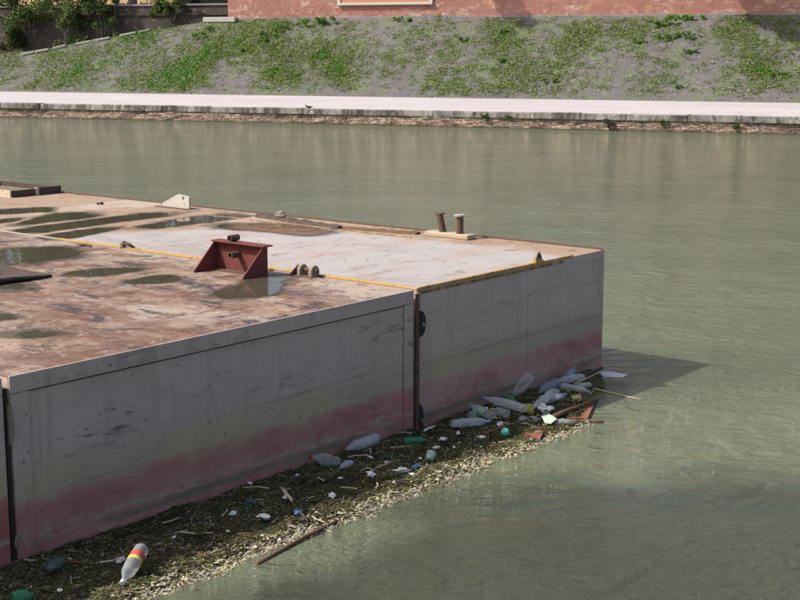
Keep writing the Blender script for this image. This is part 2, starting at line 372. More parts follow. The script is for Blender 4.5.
MAT = dict(
    water=m_water(), deck_rust=m_deck_rust(), deck_pale=m_deck_pale(), yellow=m_yellow(), puddle=m_puddle(), yellow_worn=m_yellow('worn_yellow_paint', .44, (.33, .18, .06), (.44, .31, .15)),
    hull1=m_hull('hull_paint', .35, 0.0, .85, .30), hull2=m_hull('hull_paint_far', .36, 13.0, .3, .62), hull0=m_hull('hull_paint_side', .40, 29.0),
    rust_dark=m_rust('dark_rust', (.085, .055, .042), (.16, .10, .07)), rust_red=m_rust('red_oxide', (.115, .032, .030), (.20, .062, .055), 9),
    cast=m_rust('old_cast_steel', (.20, .17, .13), (.33, .29, .22), 20), lug_white=m_rust('weathered_white_paint', (.42, .40, .35), (.56, .54, .48), 9),
    black_iron=m_rust('black_iron', (.022, .021, .022), (.05, .045, .045), 18), conc=m_rust('stained_concrete', (.34, .27, .18), (.50, .42, .31), 16),
    wood_dark=m_rust('wet_dark_timber', (.055, .042, .036), (.12, .085, .065), 8), wood_pale=m_rust('bleached_wood', (.42, .36, .26), (.58, .51, .40), 8),
    wood_brown=m_rust('brown_wet_wood', (.10, .060, .036), (.19, .115, .065), 10), wood_red=m_rust('red_brown_board', (.24, .085, .055), (.32, .13, .09), 8),
    straw=m_rust('straw_stem', (.42, .33, .17), (.55, .45, .26), 12), steel_rim=m_rust('grey_rim_paint', (.27, .255, .26), (.40, .375, .37), 9),
    wet_ply=m_rust('wet_plywood', (.14, .105, .07), (.22, .17, .12), 5),
    clear=m_plastic('clear_plastic', (.72, .75, .76), .20), cloudy=m_plastic('cloudy_plastic', (.70, .72, .73), .36, .22), blueish=m_plastic('pale_blue_plastic', (.30, .38, .44), .42),
    greenpl=m_plastic('green_plastic', (.04, .26, .12), .66), teal=m_plastic('teal_plastic_film', (.07, .13, .125), .6, .3), mint=m_plastic('mint_plastic', (.42, .62, .52), .7, .3),
    foam=plain('white_foam', (.72, .72, .70), .85, .2, .12, 20), bag=plain('white_plastic_film', (.66, .67, .70), .4, .4, .15, 15),
    cap_red=plain('red_cap', (.42, .03, .04), .4, .4, .1), cap_white=plain('white_cap', (.72, .72, .70), .4, .4, .08), cap_blue=plain('blue_cap', (.10, .25, .48), .4, .4, .1),
    cap_green=plain('green_cap', (.04, .38, .16), .4, .4, .1), cap_yellow=plain('yellow_cup', (.55, .48, .09), .45, .4, .15), ball=plain('mint_green_ball', (.12, .56, .36), .4, .4, .08, 8),
    label_red=plain('red_label', (.55, .10, .08), .5, .3, .2), label_yellow=plain('yellow_label', (.62, .52, .10), .5, .3, .2), label_green=plain('green_label', (.22, .45, .28), .5, .3, .3, 25),
    paper_green=plain('pale_green_card', (.50, .64, .48), .7, .2, .1), blue_film=plain('blue_film', (.16, .30, .52), .5, .3, .2), tan_fruit=plain('tan_rind', (.52, .44, .22), .8, .2, .3, 30),
    chips=m_col('debris_chips'), matbase=None, leaf=m_col('leaf', .7, .25, .3), weed=m_col('weed_leaf', .8, .15, .25),
    bank=m_bank(), pave=m_pave(), coping=m_coping(), qbrick=m_quay_brick(),
    redwall=m_red_wall(), darkwall=m_dark_wall(), trim=m_stone('pale_trim', (.50, .47, .43), (.62, .58, .53), 2, False),
    panel=m_stone('orange_plaster', (.42, .20, .11), (.52, .28, .16), 1.2, False), kerb=m_stone('white_kerb', (.36, .34, .325), (.52, .49, .47), 3, False),
    plaster_y=m_stone('yellow_plaster', (.62, .50, .30), (.74, .63, .42), .6, False), plaster_o=m_stone('orange_base_plaster', (.56, .40, .20), (.66, .50, .28), .8, False),
    door=plain('dark_green_door', (.035, .05, .045), .5, .4, .2), bark=m_rust('plane_bark', (.16, .135, .10), (.30, .27, .21), 3), earth=plain('street_ground', (.16, .145, .13), .95, .1, .2, 1.0),
    roof=plain('roof_tile', (.28, .14, .09), .9, .1, .2, 3), car=plain('black_car_paint', (.015, .016, .018), .25, .5, .1, 3, 0), glass=plain('dark_window_glass', (.03, .035, .04), .08, .5, .1, 3, 0),
    feather=plain('dark_feathers', (.06, .052, .045), .8, .2, .3, 30), beak=plain('beak', (.35, .24, .06), .5), bed=plain('river_bed', (.08, .07, .05), .95, .1),
    tyre=plain('black_rubber', (.02, .02, .02), .8, .2, .2, 20), plinth=m_stone('grey_plinth', (.20, .185, .18), (.30, .275, .27), 1.5, False),
)
def m_matbase():
    k = NT('rotting_debris', .95, .12); v = k.pos(world=True)
    c = k.mix(k.smooth(k.noise(28, v, 9, .8), .38, .62), (.020, .017, .011), (.105, .092, .050))
    c = k.mix(k.smooth(k.noise(75, v, 5, .7), .52, .62), c, (.19, .17, .095))
    c = k.mix(k.math('MULTIPLY', k.smooth(k.noise(3, v, 6, .7), .50, .58), .6), c, (.085, .105, .026))
    c = k.mix(k.math('MULTIPLY', k.smooth(k.noise(2.2, v, 6, .7), .50, .58), .7), c, (.03, .025, .018))
    k.col(c); k.norm(k.bump(k.noise(60, v, 8, .8), 1.0, .03)); return k.m
MAT['matbase'] = m_matbase()

# ------------------------------------------------------------------ setting: river, far bank
MB().add([(-700, -120, 0), (700, -120, 0), (700, 700, 0), (-700, 700, 0)], [(0, 1, 2, 3)]).build('river_water', MAT['water'])
tag(bpy.data.objects['river_water'], 'murky green-grey river water with small ripples', kind='structure')
MB().add([(-900, -500, -2.5), (900, -500, -2.5), (900, 900, -2.5), (-900, 900, -2.5)], [(0, 1, 2, 3)]).build('river_bed', MAT['bed'])
tag(bpy.data.objects['river_bed'], kind='structure')

# bank frame: s along the quay, t away from the camera
QA = R(111.5)
DS = Vector((math.sin(QA), math.cos(QA), 0)); DT = Vector((-math.cos(QA), math.sin(QA), 0))
T0, QH, QW, TW = 49.7, .60, 12.7, 19.0       # waterline, quay height, quay width, red wall offset (from T0)
def st(s, t, z=0.0): return DS * s + DT * (T0 + t) + Vector((0, 0, z))
QROT = math.atan2(DS.y, DS.x)
def px_on_t(x, y, t):
    """point on the vertical plane t = const seen at a pixel -> (s, z)"""
    r = ray(x, y); k = (T0 + t) / r.dot(DT); p = r * k
    return p.dot(DS), CAM_H + p.z
bank_root_loc = st(0, 0)
def bank_obj(name): return empty(name, bank_root_loc, QROT)     # local x = s, local y = t
SL = (4.5 - QH) / (TW - QW)
def crest(s):
    if s > -37.4: return 4.5
    return max(1.0, 4.5 + (s + 37.4) * .168)
def bank_z(s, t):
    zz = QH + max(0, t - QW) * SL
    return min(zz, crest(s))
def g_bank_z(s, t):
    z = bank_z(s, t)
    if t > QW + .3: z += .10 * ns(s, t, 3, .35) + .05 * ns(s, t, 9, 1.3)
    return z
mb = MB()
S0, S1 = -110, 60
svals = np.arange(S0, S1 + .01, .5); tvals = np.concatenate([[QW - .5], np.arange(QW, 21, .3), np.arange(21, 34, 2.0)])
for s in svals:
    for t in tvals: mb.v.append(tuple((s, t, g_bank_z(s, t) - (.05 if t < QW else 0))))
nt_ = len(tvals)
mb.f = [(i * nt_ + j, (i + 1) * nt_ + j, (i + 1) * nt_ + j + 1, i * nt_ + j + 1) for i in range(len(svals) - 1) for j in range(nt_ - 1)]
bank = mb.build('river_bank', MAT['bank'], smooth=True, fix=True); bank.location = bank_root_loc; bank.rotation_euler.z = QROT
tag(bank, 'grey gravel embankment slope with weeds', kind='structure')
# street terrace behind the retaining wall, reaching the horizon
TS = 32.0
o = MB().box(-700, 700, TS + .3, 900, -2, 4.3).build('street', MAT['earth']); o.location = bank_root_loc; o.rotation_euler.z = QROT
tag(o, kind='structure')
# quay pavement
o = MB().box(-250, 250, .35, QW - .02, -1.5, QH - .006).build('quay_pavement', MAT['pave']); o.location = bank_root_loc; o.rotation_euler.z = QROT
tag(o, 'pale paved riverside quay', kind='structure')

# quay wall with separate coping stones
qw = bank_obj('quay_wall'); tag(qw, 'low brick quay wall with pale stone coping at the far waterline', 'quay wall')
mb = MB(); N = 360
for i in range(N + 1):
    s = -90 + 150 * i / N
    for z in (-1.2, .02, .12, .24, .365):
        mb.v.append((s, .045 * ns(s, z * 3, 1, 1.5) + .03 * ns(s * 4, z * 8, 2) + .05, z))
mb.f = [(i * 5 + j, (i + 1) * 5 + j, (i + 1) * 5 + j + 1, i * 5 + j + 1) for i in range(N) for j in range(4)]
mb.build('brickwork', MAT['qbrick'], qw)
MB().box(-90, 60, .16, .36, -1.2, .36).build('backing', MAT['qbrick'], qw)
s = -62.0; i = 0
while s < 40:
    L = random.uniform(1.5, 2.6); g = random.uniform(.006, .02); dz = random.uniform(-.015, .012); dy = random.uniform(-.035, .03)
    bmx = MB().box(s, s + L - g, -.0 + dy, .37, .367 + dz * .2, QH + dz)
    bmx.build('coping_stone', MAT['coping'], qw, bevel=.02); s += L; i += 1

# grey retaining wall on the left, street side
rw = bank_obj('retaining_wall'); tag(rw, 'dark weathered stone retaining wall behind the left end of the bank', 'wall')
mb = MB(); mb.box(-120, -20, TS, TS + .5, 0, 5.0); mb.build('wall_face', MAT['darkwall'], rw)
MB().box(-120, -20, TS - .12, TS + .55, 5.0, 5.16).build('ledge', MAT['darkwall'], rw)
MB().box(-120, -20, TS + .05, TS + .4, 5.165, 5.62).build('parapet', MAT['darkwall'], rw)
MB().box(-120, -20, TS - .03, TS + .48, 5.622, 5.74).build('parapet_cap', MAT['plinth'], rw)

# red wall / building on top of the bank
SW0 = px_on_t(228, 15, TW)[0]
rb = bank_obj('red_building'); tag(rb, 'long faded red plaster building standing on top of the embankment', 'building')
mb = MB(); N = 80
SW1 = 60.0
mb.box(SW0, SW1, TW, TW + 6, 3.5, 9.0); mb.build('wall', MAT['redwall'], rb)
MB().box(SW0 - .05, SW1, TW - .10, TW - .004, 3.5, 4.52).build('plinth', MAT['plinth'], rb, bevel=.02)
MB().box(SW0 - .15, SW1, TW - .25, TW - .004, 8.6, 9.0).build('cornice', MAT['trim'], rb, bevel=.03)
MB().add([(SW0 - .5, TW - .6, 9.003), (SW1, TW - .6, 9.003), (SW1, TW + 3, 10.1), (SW0 - .5, TW + 3, 10.1), (SW0 - .5, TW + 6.4, 9.003), (SW1, TW + 6.4, 9.003)],
         [(0, 1, 2, 3), (3, 2, 5, 4), (0, 3, 4), (1, 5, 2)]).build('roof', MAT['roof'], rb)
# framed orange panels along the wall (first one shows at the top of the picture)
p0, z0 = px_on_t(338, 5.5, TW); p1, _ = px_on_t(433, 3.5, TW)
for k_ in range(1):
    a = p0 + k_ * 10.5; b = a + (p1 - p0)
    pn = MB().box(a + .16, b - .16, TW - .035, TW - .003, z0 + .13, 7.6).build('framed_panel', MAT['panel'], rb)
    MB().box(a, b, TW - .14, TW - .003, z0, z0 + .125).build('sill', MAT['trim'], pn, bevel=.01)
    MB().box(a, a + .155, TW - .09, TW - .003, z0 + .128, 7.6).build('jamb', MAT['trim'], pn)
    MB().box(b - .155, b, TW - .09, TW - .003, z0 + .128, 7.6).build('jamb', MAT['trim'], pn)
    MB().box(a - .05, b + .05, TW - .12, TW - .003, 7.602, 7.85).build('lintel', MAT['trim'], pn)

# ------------------------------------------------------------------ vegetation
def leaf_cloud(centers, radii, n, size, cols, flat=1.0, up=.3, jitter=1.0):
    """n leaf quads through the volume of clumps; returns verts, faces, colours"""
    centers = np.asarray(centers, float); radii = np.asarray(radii, float)
    w = radii ** 2; idx = np.random.choice(len(centers), n, p=w / w.sum())
    d = np.random.normal(size=(n, 3)); d /= np.linalg.norm(d, axis=1)[:, None]
    rr = np.random.rand(n) ** .45
    p = centers[idx] + d * (radii[idx] * rr)[:, None] * np.array([1, 1, flat])
    nrm = np.random.normal(size=(n, 3)); nrm[:, 2] += up; nrm /= np.linalg.norm(nrm, axis=1)[:, None]
    a = np.cross(nrm, np.random.normal(size=(n, 3))); a /= np.linalg.norm(a, axis=1)[:, None] + 1e-9
    b = np.cross(nrm, a)
    sz = size * np.random.uniform(.6, 1.3, n)[:, None]
    v = np.stack([p - a * sz * .5, p + b * sz * .32, p + a * sz * .6, p - b * sz * .32], 1).reshape(-1, 3)
    f = np.arange(n * 4).reshape(-1, 4)
    cl = np.asarray(cols, float); ci = np.random.rand(n)
    c = cl[0] * (1 - ci)[:, None] + cl[1] * ci[:, None]
    c = c * np.random.uniform(.75, 1.2, (n, 1)) * np.random.uniform(.85, 1.1, len(centers))[idx][:, None]
    c4 = np.concatenate([c, np.ones((n, 1))], 1)
    return v, f, np.repeat(c4, 4, 0)
def np_mesh(name, v, f, mat, parent=None, cols=None):
    me = bpy.data.meshes.new(name); me.vertices.add(len(v)); me.vertices.foreach_set('co', np.asarray(v, np.float32).ravel())
    k = f.shape[1]; me.loops.add(f.size); me.loops.foreach_set('vertex_index', f.astype(np.int32).ravel())
    me.polygons.add(len(f)); me.polygons.foreach_set('loop_start', np.arange(0, f.size, k, dtype=np.int32))
    me.polygons.foreach_set('loop_total', np.full(len(f), k, np.int32)); me.update(calc_edges=True); me.validate()
    if cols is not None:
        ca = me.color_attributes.new('Col', 'FLOAT_COLOR', 'POINT'); ca.data.foreach_set('color', np.asarray(cols, np.float32).ravel())
    me.materials.append(mat); o = bpy.data.objects.new(name, me); COL.objects.link(o)
    if parent: o.parent = parent
    return o
def tree(loc, h, crown_r, trunk_r, label, seed, n=5000, lsize=.28, cols=((.045, .075, .018), (.10, .14, .035)), group=None, crown_z=.62, lean=(0, 0), droop=1.0):
    rnd = random.Random(seed); np.random.seed(seed)
    root = empty('plane_tree', loc, 0, label, 'tree', group)
    mb = MB(); top = Vector((lean[0], lean[1], h * .8))
    pts = [Vector((lean[0] * q * q + .15 * math.sin(q * 5 + seed) * q, lean[1] * q * q + .12 * math.cos(q * 4 + seed) * q, h * .8 * q)) for q in (0, .12, .3, .5, .7, .85, 1)]
    mb.tube(pts, [trunk_r * 1.5, trunk_r * 1.05, trunk_r * .9, trunk_r * .75, trunk_r * .5, trunk_r * .3, trunk_r * .1], 9)
    cs, rs = [], []
    for i in range(13):
        q = rnd.uniform(.34, .95); base = pts[0].lerp(pts[-1], q); k = min(len(pts) - 2, int(q * 6)); base = pts[k].lerp(pts[k + 1], .5)
        a = i * 2.4 + rnd.uniform(-.4, .4); L = crown_r * rnd.uniform(.55, 1.0)
        e = base + Vector((math.cos(a) * L, math.sin(a) * L, rnd.uniform(.05, .45) * crown_r))
        m_ = base.lerp(e, .5) + Vector((0, 0, .12 * L))
        mb.tube([base, m_, e], [trunk_r * .38, trunk_r * .24, trunk_r * .08], 6)
        for j in range(4):
            c = base.lerp(e, rnd.uniform(.5, 1.1)) + Vector([rnd.gauss(0, crown_r * .2) for _ in range(3)])
            cs.append(c); rs.append(crown_r * rnd.uniform(.16, .34))
    mb.build('trunk', MAT['bark'], root, smooth=True)
    v, f, c = leaf_cloud(cs, rs, n, lsize, cols, .75)
    np_mesh('crown', v, f, MAT['leaf'], root, c)
    return root
# street trees behind the retaining wall: trunk pixels at the top left
for i, (x, lab) in enumerate(((10, 'leafy plane tree above the retaining wall at its far end'), (47, 'plane tree with a straight pale trunk above the retaining wall'),
                              (88, 'plane tree with foliage hanging low over the parapet'), (133, 'plane tree with a leaning trunk before the yellow building'), (182, 'slim plane tree in front of the yellow building doors'))):
    t = TS + 2.2 + (i % 2) * .8; s_, _ = px_on_t(x, 10, t)
    tree(st(s_, t, 4.28), 17.5 + (i * 37 % 10) * .25, 5.6, .30, lab, 20 + i, 7500, .42, group='street trees', lean=(.8 if i == 3 else .2, 0))

# low foliage spilling over the retaining wall
def shrub(name, loc, rx, ry, rz, n, size, label, cat, seed, group=None, cols=((.05, .085, .02), (.12, .16, .04)), mat='leaf', stems=True):
    rnd = random.Random(seed); np.random.seed(seed)
    root = empty(name, loc, 0, label, cat, group)
    cs = [(rnd.uniform(-rx, rx), rnd.uniform(-ry, ry), rnd.uniform(.15, 1) * rz) for _ in range(10)]
    rs = [rnd.uniform(.25, .5) * min(max(rx, ry), rz * 1.2) for _ in cs]
    v, f, c = leaf_cloud(cs, rs, n, size, cols, .9)
    np_mesh('foliage', v, f, MAT[mat], root, c)
    if stems:
        mb = MB()
        for q in cs[:5]: mb.tube([(q[0] * .25, q[1] * .25, -.05), (q[0] * .7, q[1] * .7, q[2] * .5), q], [.02, .014, .006], 5)
        mb.build('stem', MAT['bark'], root)
    return root
for i, (x, y, w, h, lab) in enumerate(((8, 30, 1.2, 2.2, 'dark bushy shrub against the retaining wall beside the ramp edge'), (72, 36, 1.5, 2.9, 'tall light green shrub climbing the retaining wall'),
                                       (106, 30, .9, 2.7, 'narrow green shrub reaching over the retaining wall parapet'), (30, 22, 1.6, 1.2, 'low shrub growing on the retaining wall ledge'),
                                       (170, 15, 1.1, 1.4, 'small yellow-green shrub by the wall end near the red building'),
                                       (18, 9, 2.2, 1.6, 'wide dark shrub on the parapet below the street trees'), (60, 10, 1.8, 1.5, 'rounded shrub on the parapet beside a pale trunk'), (92, 9, 1.6, 1.6, 'leafy shrub on the parapet next to the yellow building base'))):
    s_, z_ = px_on_t(x, y, TS - .7)
    shrub('wall_shrub', st(s_, TS - .7, z_ - .3 if i not in (0, 1, 2) else max(1.2, crest(s_))), w, .5, h if i not in (0, 1, 2) else max(2.0, z_ + h * .75 - crest(s_)), 1500, .2, lab, 'shrub', 60 + i, 'shrubs along the retaining wall',
          ((.07, .12, .03), (.17, .22, .07)) if i else ((.03, .05, .015), (.07, .10, .03)))

# weeds: one mass of leaves on the bank
def weed_mask(s, t):
    # growth follows faint diagonal gullies running down the slope
    g = ns(s + .55 * t, t * .35, 5, .55) * .55 + ns(s, t, 8, .28) * .75 + ns(s, t, 2, 1.1) * .35
    up = (t - QW) / (TW - QW)
    left = max(0, min(1, (-s - 8) / 26))
    g += .14 * left - .10 + .05 * up
    if up < .1: g -= .5 * (.1 - up) * 10
    if up > .95 and s > -37: g -= .3
    return g
V, Fc, Cc = [], [], []
rnd = random.Random(5)
cnt = 0
while cnt < 62000:
    s_ = rnd.uniform(-62, 24); t = rnd.uniform(QW + .15, TW + (0 if s_ > -37 else 3))
    if s_ < -37.4 and QH + (t - QW) * SL > crest(s_) + .5: continue
    g = weed_mask(s_, t)
    gm = max(0, min(1, (g + .58 + .6 * ns(s_, t, 11, 2.6) + .3 * ns(s_, t, 15, 6)) / .72)); gm = gm ** 1.6
    if rnd.random() > gm + .012: continue
    cnt += 1
    z = g_bank_z(s_, t); big = .55 + max(0, g) * .4
    q = rnd.random(); c0 = Vector((.155, .240, .045)).lerp(Vector((.250, .325, .080)), q)
    if rnd.random() < .07: c0 = Vector((.22, .20, .11))
    if g > .42: c0 = Vector((.10, .24, .028)).lerp(Vector((.16, .31, .050)), q)
    for _ in range(5):
        a = rnd.uniform(0, 6.283); L = rnd.uniform(.05, .13) * big; w = rnd.uniform(.025, .055) * big
        dx, dy = math.cos(a), math.sin(a); ox, oy = rnd.gauss(0, .07), rnd.gauss(0, .07); e = rnd.uniform(.15, .8)
        b = len(V)
        V += [(s_ + ox - dy * w, t + oy + dx * w, z), (s_ + ox + dy * w, t + oy - dx * w, z), (s_ + ox + dx * L * .7 + dy * w * .7, t + oy + dy * L * .7 - dx * w * .7, z + L * e), (s_ + ox + dx * L * .7 - dy * w * .7, t + oy + dy * L * .7 + dx * w * .7, z + L * e)]
        Fc.append((b, b + 1, b + 2, b + 3)); f_ = rnd.uniform(.75, 1.2); Cc += [(c0.x * f_, c0.y * f_, c0.z * f_, 1)] * 4
wd = np_mesh('weeds', np.array(V), np.array(Fc), MAT['weed'], None, np.array(Cc)); wd.location = bank_root_loc; wd.rotation_euler.z = QROT
tag(wd, 'short green weeds scattered in patches over the gravel slope', 'weeds', kind='stuff')
# loose stones
V, Fc, Cc = [], [], []
for _ in range(4000):
    s_ = rnd.uniform(-62, 24); t = rnd.uniform(QW + .05, TW)
    if QH + (t - QW) * SL > crest(s_) + .1: continue
    z = g_bank_z(s_, t); r_ = rnd.choice((.03, .04, .05, .06, .1)) * rnd.uniform(.6, 1.1); b = len(V); g_ = rnd.uniform(.09, .26)
    a = rnd.uniform(0, 6.28)
    for k_ in range(4): V.append((s_ + math.cos(a + k_ * 1.57) * r_ * rnd.uniform(.7, 1.2), t + math.sin(a + k_ * 1.57) * r_ * rnd.uniform(.7, 1.2), z - .02))
    V.append((s_, t, z + r_ * .8)); Cc += [(g_, g_ * .96, g_ * .97, 1)] * 5
    Fc += [(b + k_, b + (k_ + 1) % 4, b + 4) for k_ in range(4)]
o = np_mesh('loose_stones', np.array(V), np.array(Fc), MAT['chips'], None, np.array(Cc)); o.location = bank_root_loc; o.rotation_euler.z = QROT
tag(o, 'loose grey stones strewn over the gravel slope', 'stones', kind='stuff')
# larger weed clumps
def on_slope(x, y):
    r = ray(x, y); best = None
    for i in range(260):
        t = QW + i * .03; s_, z = px_on_t(x, y, t)
        if z <= bank_z(s_, t): return s_, t
    return s_, TW - .2
WG = 'leafy weed clumps on the gravel slope'
for i, (x, y, w) in enumerate(((272, 36, 1.0), (285, 31, 1.1), (298, 27, 1.1), (312, 24, 1.2), (327, 22, 1.0), (262, 43, .8), (662, 25, .9), (678, 21, 1.1), (694, 19, 1.0), (686, 37, .9), (668, 39, .7), (762, 72, .8), (779, 75, .7), (506, 31, .6), (466, 41, .6), (505, 60, .55),
                             (243, 51, .6), (402, 21, .8), (213, 29, .6), (550, 82, .6), (678, 88, .5), (200, 37, .8), (690, 52, .5), (640, 44, .5))):
    s_, t = on_slope(x, y); p = st(s_, t, g_bank_z(s_, t) - .02)
    shrub('weed_clump', p, w * .60, w * .42, w * .24, 420, .10, ('bright weed clump in the dense strip just below the red wall' if i < 6 else 'bright weed clump in the patch below the tree shadow on the red wall' if i < 11 else 'weed clump low on the slope close to the quay pavement' if i in (11, 12, 15, 19, 20) else 'small separate weed clump in the middle of the gravel slope'), 'weed', 200 + i, WG, ((.11, .23, .042), (.18, .30, .07)), 'weed', False)
# white kerb stones along the ramp edge
for i, (xa, ya, xb, yb) in enumerate(((22, 53.5, 34, 51), (36, 50.5, 49, 48), (53, 47.5, 66, 44), (76, 43, 92, 40), (94, 39.5, 110, 36.5), (120, 34.5, 136, 31.5), (139, 31, 150, 28.5))):
    A, B = on_slope(xa, ya + 2.5), on_slope(xb, yb + 2.5)
    a, b = st(*A, bank_z(*A) + .10), st(*B, bank_z(*B) + .10); d = b - a; rz = math.atan2(d.y, d.x); L = math.hypot(d.x, d.y)
    o = MB().box(0, L, -.07, .07, -.08, .03).build('kerb_stone', MAT['kerb'], bevel=.02); o.location = a; o.rotation_euler = (0, -math.atan2(d.z, L), rz)
    tag(o, 'white kerb stone in the edge row of the grassy ramp', 'kerb stone', 'kerb stones along the ramp edge')
s_, _ = px_on_t(201, 18, TW - .6); s2, _ = px_on_t(233, 18, TW - .6)
o = MB().box(0, s2 - s_, 0, .30, -.2, .07).build('stone_slab', MAT['kerb'], bevel=.03); o.location = st(s_, TW - .42, 4.48); o.rotation_euler.z = QROT
tag(o, 'long pale stone slab at the corner of the red building', 'slab')

# street building with doors, seen through the trees
yb = bank_obj('yellow_building'); TB = TS + 14
tag(yb, 'yellow plaster building with dark doorways behind the street trees', 'building')
MB().box(-112, -30, TB, TB + 10, 4.0, 10.5).build('wall', MAT['plaster_y'], yb)
MB().box(-112, -30, TB - .08, TB - .004, 4.0, 6.6).build('base_band', MAT['plaster_o'], yb)
MB().box(-112.5, -29.5, TB - .5, TB + 10.5, 10.504, 10.8).build('cornice', MAT['trim'], yb)
for x in (4, 62, 98, 122.6, 145.6, 172, 195):
    s_, _ = px_on_t(x, 8, TB)
    d_ = MB().box(s_ - .38, s_ + .38, TB - .14, TB - .083, 4.3, 6.3).build('door', MAT['door'], yb)
    MB().box(s_ - .5, s_ - .385, TB - .18, TB - .083, 4.3, 6.42).build('jamb', MAT['trim'], d_)
    MB().box(s_ + .385, s_ + .5, TB - .18, TB - .083, 4.3, 6.42).build('jamb', MAT['trim'], d_)
    w_ = MB().box(s_ - .45, s_ + .45, TB - .06, TB - .003, 7.4, 9.0).build('window', MAT['glass'], yb)
    MB().box(s_ - .6, s_ + .6, TB - .15, TB - .003, 7.25, 7.395).build('sill', MAT['trim'], w_)
# dark parked van next to the red building
s_, _ = px_on_t(216, 6, TS + 4)
van = empty('parked_van', st(s_, TS + 4, 4.304), QROT, 'black van parked beside the red building corner', 'van')
MB().prism([(-1.9, .35), (1.9, .35), (1.95, .9), (1.7, 1.1), (1.2, 1.95), (-1.85, 2.0), (-1.95, .9)], 1.7, 'y', -.85).build('body', MAT['car'], van, bevel=.08)
for x in (-1.2, 1.2):
    for y in (-.87, .69):
        w_ = MB().tube([(x, y, .34), (x, y + .18, .34)], .34, 16).build('wheel', MAT['tyre'], van)
MB().box(-1.6, .2, -.862, -.853, 1.15, 1.75).build('window', MAT['glass'], van); MB().box(.3, 1.15, -.862, -.853, 1.15, 1.7).build('window', MAT['glass'], van)

# trees standing behind the red building, crowns hanging over its front and shading the wall
def crown_tree(base, clumps, radii, n, label, seed, lsize=.3, group=None, r0=.32, cols=((.045, .075, .018), (.10, .14, .035))):
    """trunk rising from base and forking out to every leaf clump"""
    rnd = random.Random(seed); np.random.seed(seed); base = Vector(base)
    root = empty('plane_tree', base, 0, label, 'tree', group)
    loc = [Vector(c) - base for c in clumps]; m = sum(loc, Vector()) / len(loc); mb = MB()
    fork = Vector((m.x * .35, m.y * .35, m.z * .72))
    mb.tube([(0, 0, -.1), (.06, .05, fork.z * .4), fork], [r0 * 1.35, r0, r0 * .75], 10)
    for i, q in enumerate(loc):
        if i % 3 == 0: mid = fork.lerp(q, .55) + Vector((0, 0, .35)); mb.tube([fork, mid, q], [r0 * .45, r0 * .22, r0 * .06], 6)
    mb.build('trunk', MAT['bark'], root, smooth=True)
    v, f, c = leaf_cloud(loc, radii, n, lsize, cols, .85); np_mesh('crown', v, f, MAT['leaf'], root, c)
    return root
def sunward(p_, k_): return Vector(p_) - SUN_DIR * k_
rnd = random.Random(4)
cl = []
for (x, y, n_) in ((772, 18, 6), (785, 26, 7), (764, 12, 5), (795, 14, 6), (800, 30, 6), (815, 20, 6), (830, 8, 6), (785, 4, 5), (775, -6, 5), (800, -8, 5), (508, 4, 3), (504, -4, 3)):
    s_, z_ = px_on_t(x, y, TW - .1)
    for _ in range(n_):
        cl.append(sunward(st(s_, TW - .1, z_), rnd.uniform(8.5, 10.5)) + Vector((rnd.gauss(0, .35), rnd.gauss(0, .35), rnd.gauss(0, .35))))
for (x, y) in ((757, 17), (766, 20), (775, 24), (784, 29), (793, 33), (800, 30), (770, 15), (782, 18), (793, 22), (805, 22), (812, 30)):
    s_, t_ = on_slope(x, y)
    for _ in range(3): cl.append(sunward(st(s_, t_, bank_z(s_, t_)), rnd.uniform(8.5, 10)) + Vector((rnd.gauss(0, .16), rnd.gauss(0, .16), rnd.gauss(0, .16))))
s_, _ = px_on_t(640, 10, TW + 7.5)
crown_tree(st(s_, TW + 7.5, 4.28), cl, [rnd.uniform(.36, .55) for _ in cl], 14000, 'plane tree whose branches hang over the red building and shade its wall', 41, .28, 'trees behind the red building')
for i, (x, lab) in enumerate(((800, 'broad plane tree behind the right part of the red building'), (910, 'plane tree behind the far right end of the red building'))):
    s_, _ = px_on_t(x, 10, TW + 8.5)
    cl = [st(s_ + rnd.uniform(-4, 4), TW + rnd.uniform(-1.5, 9), rnd.uniform(9.5, 17.5)) for _ in range(42)]
    crown_tree(st(s_, TW + 8.5, 4.28), cl, [rnd.uniform(1.0, 1.9) for _ in cl], 8500, lab, 45 + i, .4, 'trees behind the red building')

# mooring ring, weeds and a duck on the quay
s_, z_ = px_on_t(612, 124, -.02)
mr = empty('mooring_ring', st(s_, -.03, .30), QROT, 'black iron mooring ring hanging on the quay wall', 'ring')
mb = MB(); mb.tube([(.13 * math.cos(a), -.03 - .02 * math.sin(a), .13 * math.sin(a) - .12) for a in [k_ * math.pi / 9 for k_ in range(19)]], .028, 8, False); mb.build('ring', MAT['black_iron'], mr, True)
MB().tube([(0, .06, 0), (0, -.07, 0)], .04, 8).build('eye_bolt', MAT['black_iron'], mr)
MB().box(-.30, -.14, -.06, .03, -.06, .12).build('back_plate', MAT['black_iron'], mr, bevel=.01)
for i, (x, y, w) in enumerate(((485, 117, .24), (508, 118, .2), (664, 124, .3), (736, 127, .2))):
    s_, z_ = px_on_t(x, y, -.05)
    shrub('wall_weed', st(s_, -.03, max(.12, z_ - .1)), w * .5, .06, w, 90, .08, ('small weed hanging over the coping edge, in line with the bollards', 'thin weed growing close beside another on the quay wall', 'bushiest green weed rooted in a joint of the quay wall', 'lowest small weed at the foot of the quay wall')[i], 'weed', 300 + i, 'weeds on the quay wall', ((.08, .14, .03), (.14, .21, .06)), 'weed', False)

